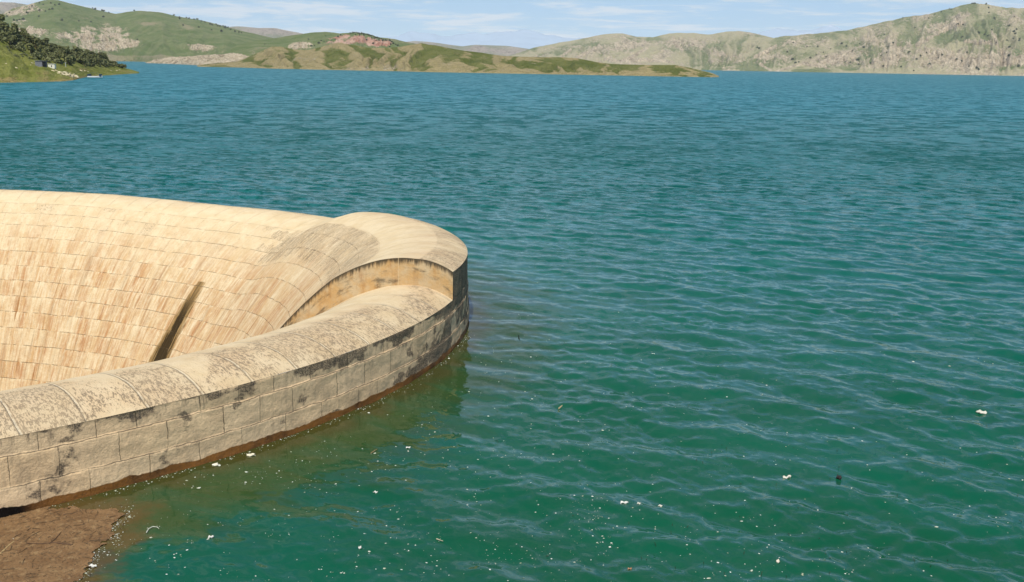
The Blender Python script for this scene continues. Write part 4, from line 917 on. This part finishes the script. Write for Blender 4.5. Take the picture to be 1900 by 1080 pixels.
def raft():
    P = np.array([on_water(x, y)[:2] for x, y in RAFT])
    x0, y0 = P.min(0)-0.5; x1, y1 = P.max(0)+0.5; n = 260; m = 200
    X, Y = np.meshgrid(np.linspace(x0, x1, n), np.linspace(y0, y1, m), indexing='ij')
    wx = X+0.42*fbm(X*2.0, Y*2.0, 6, 81, 0.65); wy = Y+0.42*fbm(X*2.0+9, Y*2.0, 6, 82, 0.65)
    ins = np.zeros(X.shape, bool); j = len(P)-1
    for i in range(len(P)):
        c = ((P[i, 1] > wy) != (P[j, 1] > wy)) & (wx < (P[j, 0]-P[i, 0])*(wy-P[i, 1])/(P[j, 1]-P[i, 1]+1e-12)+P[i, 0]); ins ^= c; j = i
    holes = fbm(X*3, Y*3, 4, 84) > 0.36
    dd = dist_rim(X, Y); ins &= (dd > 0.10)
    Z = surf(X.ravel(), Y.ravel()).reshape(X.shape)*0.6 + 0.026 + 0.030*fbm(X*8, Y*8, 5, 85, 0.65) + 0.008*fbm(X*2, Y*2, 2, 83)
    f = grid_faces(n, m); keep = ins.ravel()[f].all(1); f = f[keep]
    used = np.unique(f); mp = -np.ones(n*m, int); mp[used] = np.arange(len(used))
    V = np.stack([X, Y, Z], -1).reshape(-1, 3)[used]
    mt, gg, b = material('scum', 0.85, 0.3)
    o = gg.new('ShaderNodeTexCoord').outputs['Object']
    c = gg.mix(gg.ramp(gg.noise(o, 1.6, 5, .65), 0.35, 0.65), (0.165, 0.088, 0.034), (0.235, 0.135, 0.056))
    c = gg.mix(gg.ramp(gg.noise(o, 14, 5, .75), 0.48, 0.66, 0, 0.7), c, (0.06, 0.038, 0.018))
    c = gg.mix(gg.ramp(gg.noise(o, 5, 5, .7), 0.52, 0.68, 0, 0.55), c, (0.33, 0.22, 0.10))
    c = gg.mix(gg.ramp(gg.noise(o, 30, 3, .7), 0.66, 0.74), c, (0.55, 0.46, 0.32)); gg.put(b.inputs['Base Color'], c)
    bump(gg, b, gg.noise(o, 16, 5, .7), 0.9, 0.03)
    tag(mesh_obj('scum_raft', V, mp[f], mt), 'brown raft of scum and plant litter against the spillway foot', 'debris', kind='stuff')
    # litter: short dark stalks lying in it
    rs = np.random.RandomState(5); bm = ([], [])
    cand = V[rs.randint(len(V), size=1100)]
    for i, p in enumerate(cand):
        if rs.rand() < 0.45: p = p + np.array([rs.randn()*0.30, rs.randn()*0.30, 0]); p[2] = float(surf(p[0], p[1])[0])
        a = rs.rand()*6.28; L = 0.015+0.15*rs.rand()**3; c0 = Vector(p)+Vector((0, 0, 0.012)); d = Vector((math.cos(a), math.sin(a), 0.05*rs.randn()))
        tube(bm, [c0-d*L, c0+Vector((0.1*L*rs.randn(), 0.1*L*rs.randn(), 0.01)), c0+d*L], 0.003+0.004*rs.rand(), 4)
    tag(build('plant_litter', bm, plain('litter', (0.060, 0.038, 0.020), (0.16, 0.11, 0.06), 3)), 'short dark stalks and plant bits lying in the brown scum', 'litter', kind='stuff')
raft(); flecks()
def weeds():
    rs = np.random.RandomState(9); bm = ([], [])
    for i in range(150):
        x = rs.uniform(900, 2000); y = rs.uniform(560, 1100)
        if rs.rand() > np.interp(x, [900, 1400, 1900], [0.25, 0.8, 1.0])*np.interp(y, [560, 800], [0.4, 1]): continue
        P = on_water(x, y); z0 = float(surf(P[0], P[1])[0]); h_ = rs.uniform(0.02, 0.085)*(1.5 if rs.rand() < .2 else 1); lx, ly = rs.randn(2)*0.03
        tube(bm, [(P[0], P[1], z0-0.05), (P[0]+lx*.4, P[1]+ly*.4, z0+h_*.6), (P[0]+lx, P[1]+ly, z0+h_)], 0.007, 4)
    tag(build('water_weeds', bm, plain('weed', (0.020, 0.030, 0.012), (0.05, 0.055, 0.02), 8)), 'thin dark weed stalks breaking the surface of the open green water', 'weed', kind='stuff')
weeds()
def scrap(name, x, y, wpx, hpx, colr, seed, label, cat='debris', thick=0.012, curl=0.02, rz=0.0, mat=None):
    """a torn floating piece: irregular plate with a curled rim"""
    P = on_water(x, y); D = math.hypot(P[0], P[1]); w = 0.68*wpx/FPX*math.hypot(D, CH); d = w*0.6*(hpx/wpx)*math.hypot(D, CH)/CH
    rs = np.random.RandomState(seed); n = 22; V = []; F = []
    out = [1+0.25*math.sin(2*a+seed)+0.16*math.sin(5*a+seed*2)+0.10*rs.randn() for a in np.linspace(0, 2*math.pi, n, endpoint=False)]
    for zz in (0, 1):
        for ring, k in ((0.45, 0), (0.8, 1), (1.0, 2)):
            for i in range(n):
                a = 2*math.pi*i/n; V.append((math.cos(a)*w/2*out[i]*ring, math.sin(a)*d/2*out[i]*ring, zz*thick*(1.0-0.3*(k == 2)) + curl*ring**2*math.sin(3*a+seed)+0.3*thick*rs.randn()))
        V.append((0, 0, zz*thick))
    m = 3*n+1
    for zz in (0, 1):
        b0 = zz*m
        for i in range(n):
            j = (i+1) % n; tri = (b0+3*n, b0+i, b0+j); F.append(tri if zz else tri[::-1])
            for k in range(2): q = (b0+k*n+i, b0+(k+1)*n+i, b0+(k+1)*n+j, b0+k*n+j); F.append(q if zz else q[::-1])
    for i in range(n): j = (i+1) % n; F.append((2*n+i, 2*n+j, m+2*n+j, m+2*n+i))
    o = mesh_obj(name, V, F, mat or plain(name+'_surface', colr, tuple(c*0.82 for c in colr), 20, 0.7)); o.location = (P[0], P[1], float(surf(P[0], P[1])[0])+0.012); o.rotation_euler = (0, 0, rz)
    return tag(o, label, cat)
wht = (0.66, 0.62, 0.50)
scrap('foam_scrap', 1821, 766, 22, 9, wht, 3, 'cream oval lump of foam floating far out from the spillway in open water', thick=0.05)
scrap('plastic_scrap', 1460, 884, 24, 6, wht, 5, 'long torn white plastic scrap with a curled tail beside a small dark lump', curl=0.05)
scrap('foam_scrap', 1157, 937, 17, 7, (0.68, 0.66, 0.58), 7, 'bright white wedge shaped scrap with small crumbs beside it', thick=0.03)
scrap('foam_crumb', 1185, 939, 7, 5, wht, 8, 'first small white crumb beside the bright white wedge shaped scrap', thick=0.02)
scrap('foam_crumb', 1225, 941, 9, 5, wht, 9, 'small white crumb farther from the bright white wedge shaped scrap', thick=0.02)
scrap('shell_scrap', 1443, 1047, 10, 8, (0.72, 0.64, 0.5), 11, 'small shell like cream scrap near the bottom edge of the water', thick=0.03)
scrap('bark_scrap', 1168, 1056, 10, 5, (0.36, 0.19, 0.10), 13, 'small reddish brown scrap floating near the bottom edge', thick=0.02)
scrap('dark_lump', 1556, 889, 10, 8, (0.03, 0.022, 0.02), 15, 'small black lump floating alone in the green water', thick=0.07)
scrap('foam_scrap', 465, 845, 26, 6, (0.74, 0.68, 0.5), 17, 'flat cream slab of foam floating by the foot of the ring wall', thick=0.03)
scrap('foam_scrap', 757, 832, 11, 5, (0.68, 0.66, 0.58), 19, 'small bright white fleck off the middle of the ring wall', thick=0.02)
scrap('foam_scrap', 697, 912, 10, 6, (0.68, 0.66, 0.58), 21, 'paired bright white crumbs in the calm water off the wall', thick=0.02)
scrap('foam_scrap', 668, 1019, 10, 6, (0.68, 0.66, 0.58), 23, 'round white crumb in the calm water near the bottom edge', thick=0.03)
scrap('foam_scrap', 391, 999, 12, 8, (0.68, 0.66, 0.58), 25, 'white crumb close to the brown scum raft, largest there', thick=0.03)
scrap('foam_scrap', 172, 1050, 16, 8, (0.68, 0.66, 0.58), 27, 'white clot at the outer corner of the brown scum raft', thick=0.03)
scrap('foam_scrap', 400, 863, 22, 6, (0.74, 0.70, 0.56), 29, 'ragged cream froth piece against the wall foot', thick=0.02)
def stick(name, pts, r, colr, label, seed=0):
    """a thin twig with a tapering, slightly bent stem; pts are the bearing and elevation of its nodes on the water"""
    Q = [on_water(x, y) for x, y in pts]; c0 = Q[0].copy(); bm = ([], []); V, F = bm
    n = 6; m = len(Q)
    for k, q in enumerate(Q):
        p = Vector(q-c0); d = Vector((Q[min(k+1, m-1)]-Q[max(k-1, 0)])).normalized(); a = d.cross(Vector((0, 0, 1))).normalized(); b = Vector((0, 0, 1)); rr = r*(1-0.55*k/(m-1))
        for i in range(n): V.append(tuple(p+(a*math.cos(i*1.047)+b*math.sin(i*1.047))*rr))
    for k in range(m-1):
        for i in range(n): F.append((k*n+i, k*n+(i+1) % n, (k+1)*n+(i+1) % n, (k+1)*n+i))
    F.append(tuple(range(n))[::-1]); F.append(tuple(range((m-1)*n, m*n)))
    o = build(name, bm, plain(name+'_bark', colr, None, 12)); o.location = (c0[0], c0[1], float(surf(c0[0], c0[1])[0])+0.03); return tag(o, label, 'twig')
stick('twig', [(1037, 757), (1044, 751), (1052, 746)], 0.03, (0.46, 0.36, 0.20), 'pale tan twig floating alone in the middle of the open water')
stick('twig', [(0, 1030), (8, 1022), (16, 1014), (26, 1006)], 0.022, (0.50, 0.36, 0.16), 'yellowish bare stick lying on the brown scum raft')
stick('twig', [(810, 1002), (816, 1004), (822, 1006)], 0.018, (0.50, 0.46, 0.30), 'short pale twig in the calm water near the bottom edge')
stick('twig', [(118, 957), (130, 955), (145, 951), (158, 948)], 0.02, (0.10, 0.06, 0.03), 'long dark twig at the wall side of the brown scum raft')
stick('twig', [(135, 1014), (120, 1012), (100, 1010), (78, 1012), (50, 1011)], 0.018, (0.12, 0.07, 0.04), 'long thin brown stem across the middle of the brown scum raft')
stick('twig', [(92, 1012), (104, 1002), (114, 990)], 0.015, (0.11, 0.065, 0.035), 'slanting dark stem rising from the long stem on the scum raft')
stick('reed_curl', [(272, 990), (276, 983), (284, 979), (292, 980), (295, 983)], 0.014, (0.62, 0.62, 0.5), 'pale curled reed floating past the end of the brown scum raft')
stick('twig', [(688, 842), (694, 838), (700, 834)], 0.014, (0.34, 0.22, 0.10), 'short brown twig just off the middle of the ring wall')
stick('twig', [(962, 622), (964, 630), (963, 638)], 0.02, (0.02, 0.02, 0.015), 'dark upright looking twig on the ripples off the outer end of the ring')

# ------------------------------------------------------------------ haze
def haze():
    m = bpy.data.materials.new('haze'); m.use_nodes = True; m.node_tree.nodes.clear(); gg = NT(m.node_tree)
    v = gg.new('ShaderNodeVolumePrincipled'); v.inputs['Density'].default_value = 2.6e-5
    v.inputs['Color'].default_value = (0.88, 0.95, 1.0, 1); v.inputs['Anisotropy'].default_value = -0.35
    gg.l.new(v.outputs[0], gg.new('ShaderNodeOutputMaterial').inputs[1])
    x0, x1, y0, y1, z0, z1 = -22000, 22000, -3000, 21500, -60, 1400
    V = [(x, y, z) for x in (x0, x1) for y in (y0, y1) for z in (z0, z1)]
    F = [(0, 1, 3, 2), (4, 6, 7, 5), (0, 4, 5, 1), (2, 3, 7, 6), (0, 2, 6, 4), (1, 5, 7, 3)]
    o = mesh_obj('haze', V, F, m, smooth=False); tag(o, 'thin pale blue air haze over the far hills', 'haze', kind='stuff')
haze()
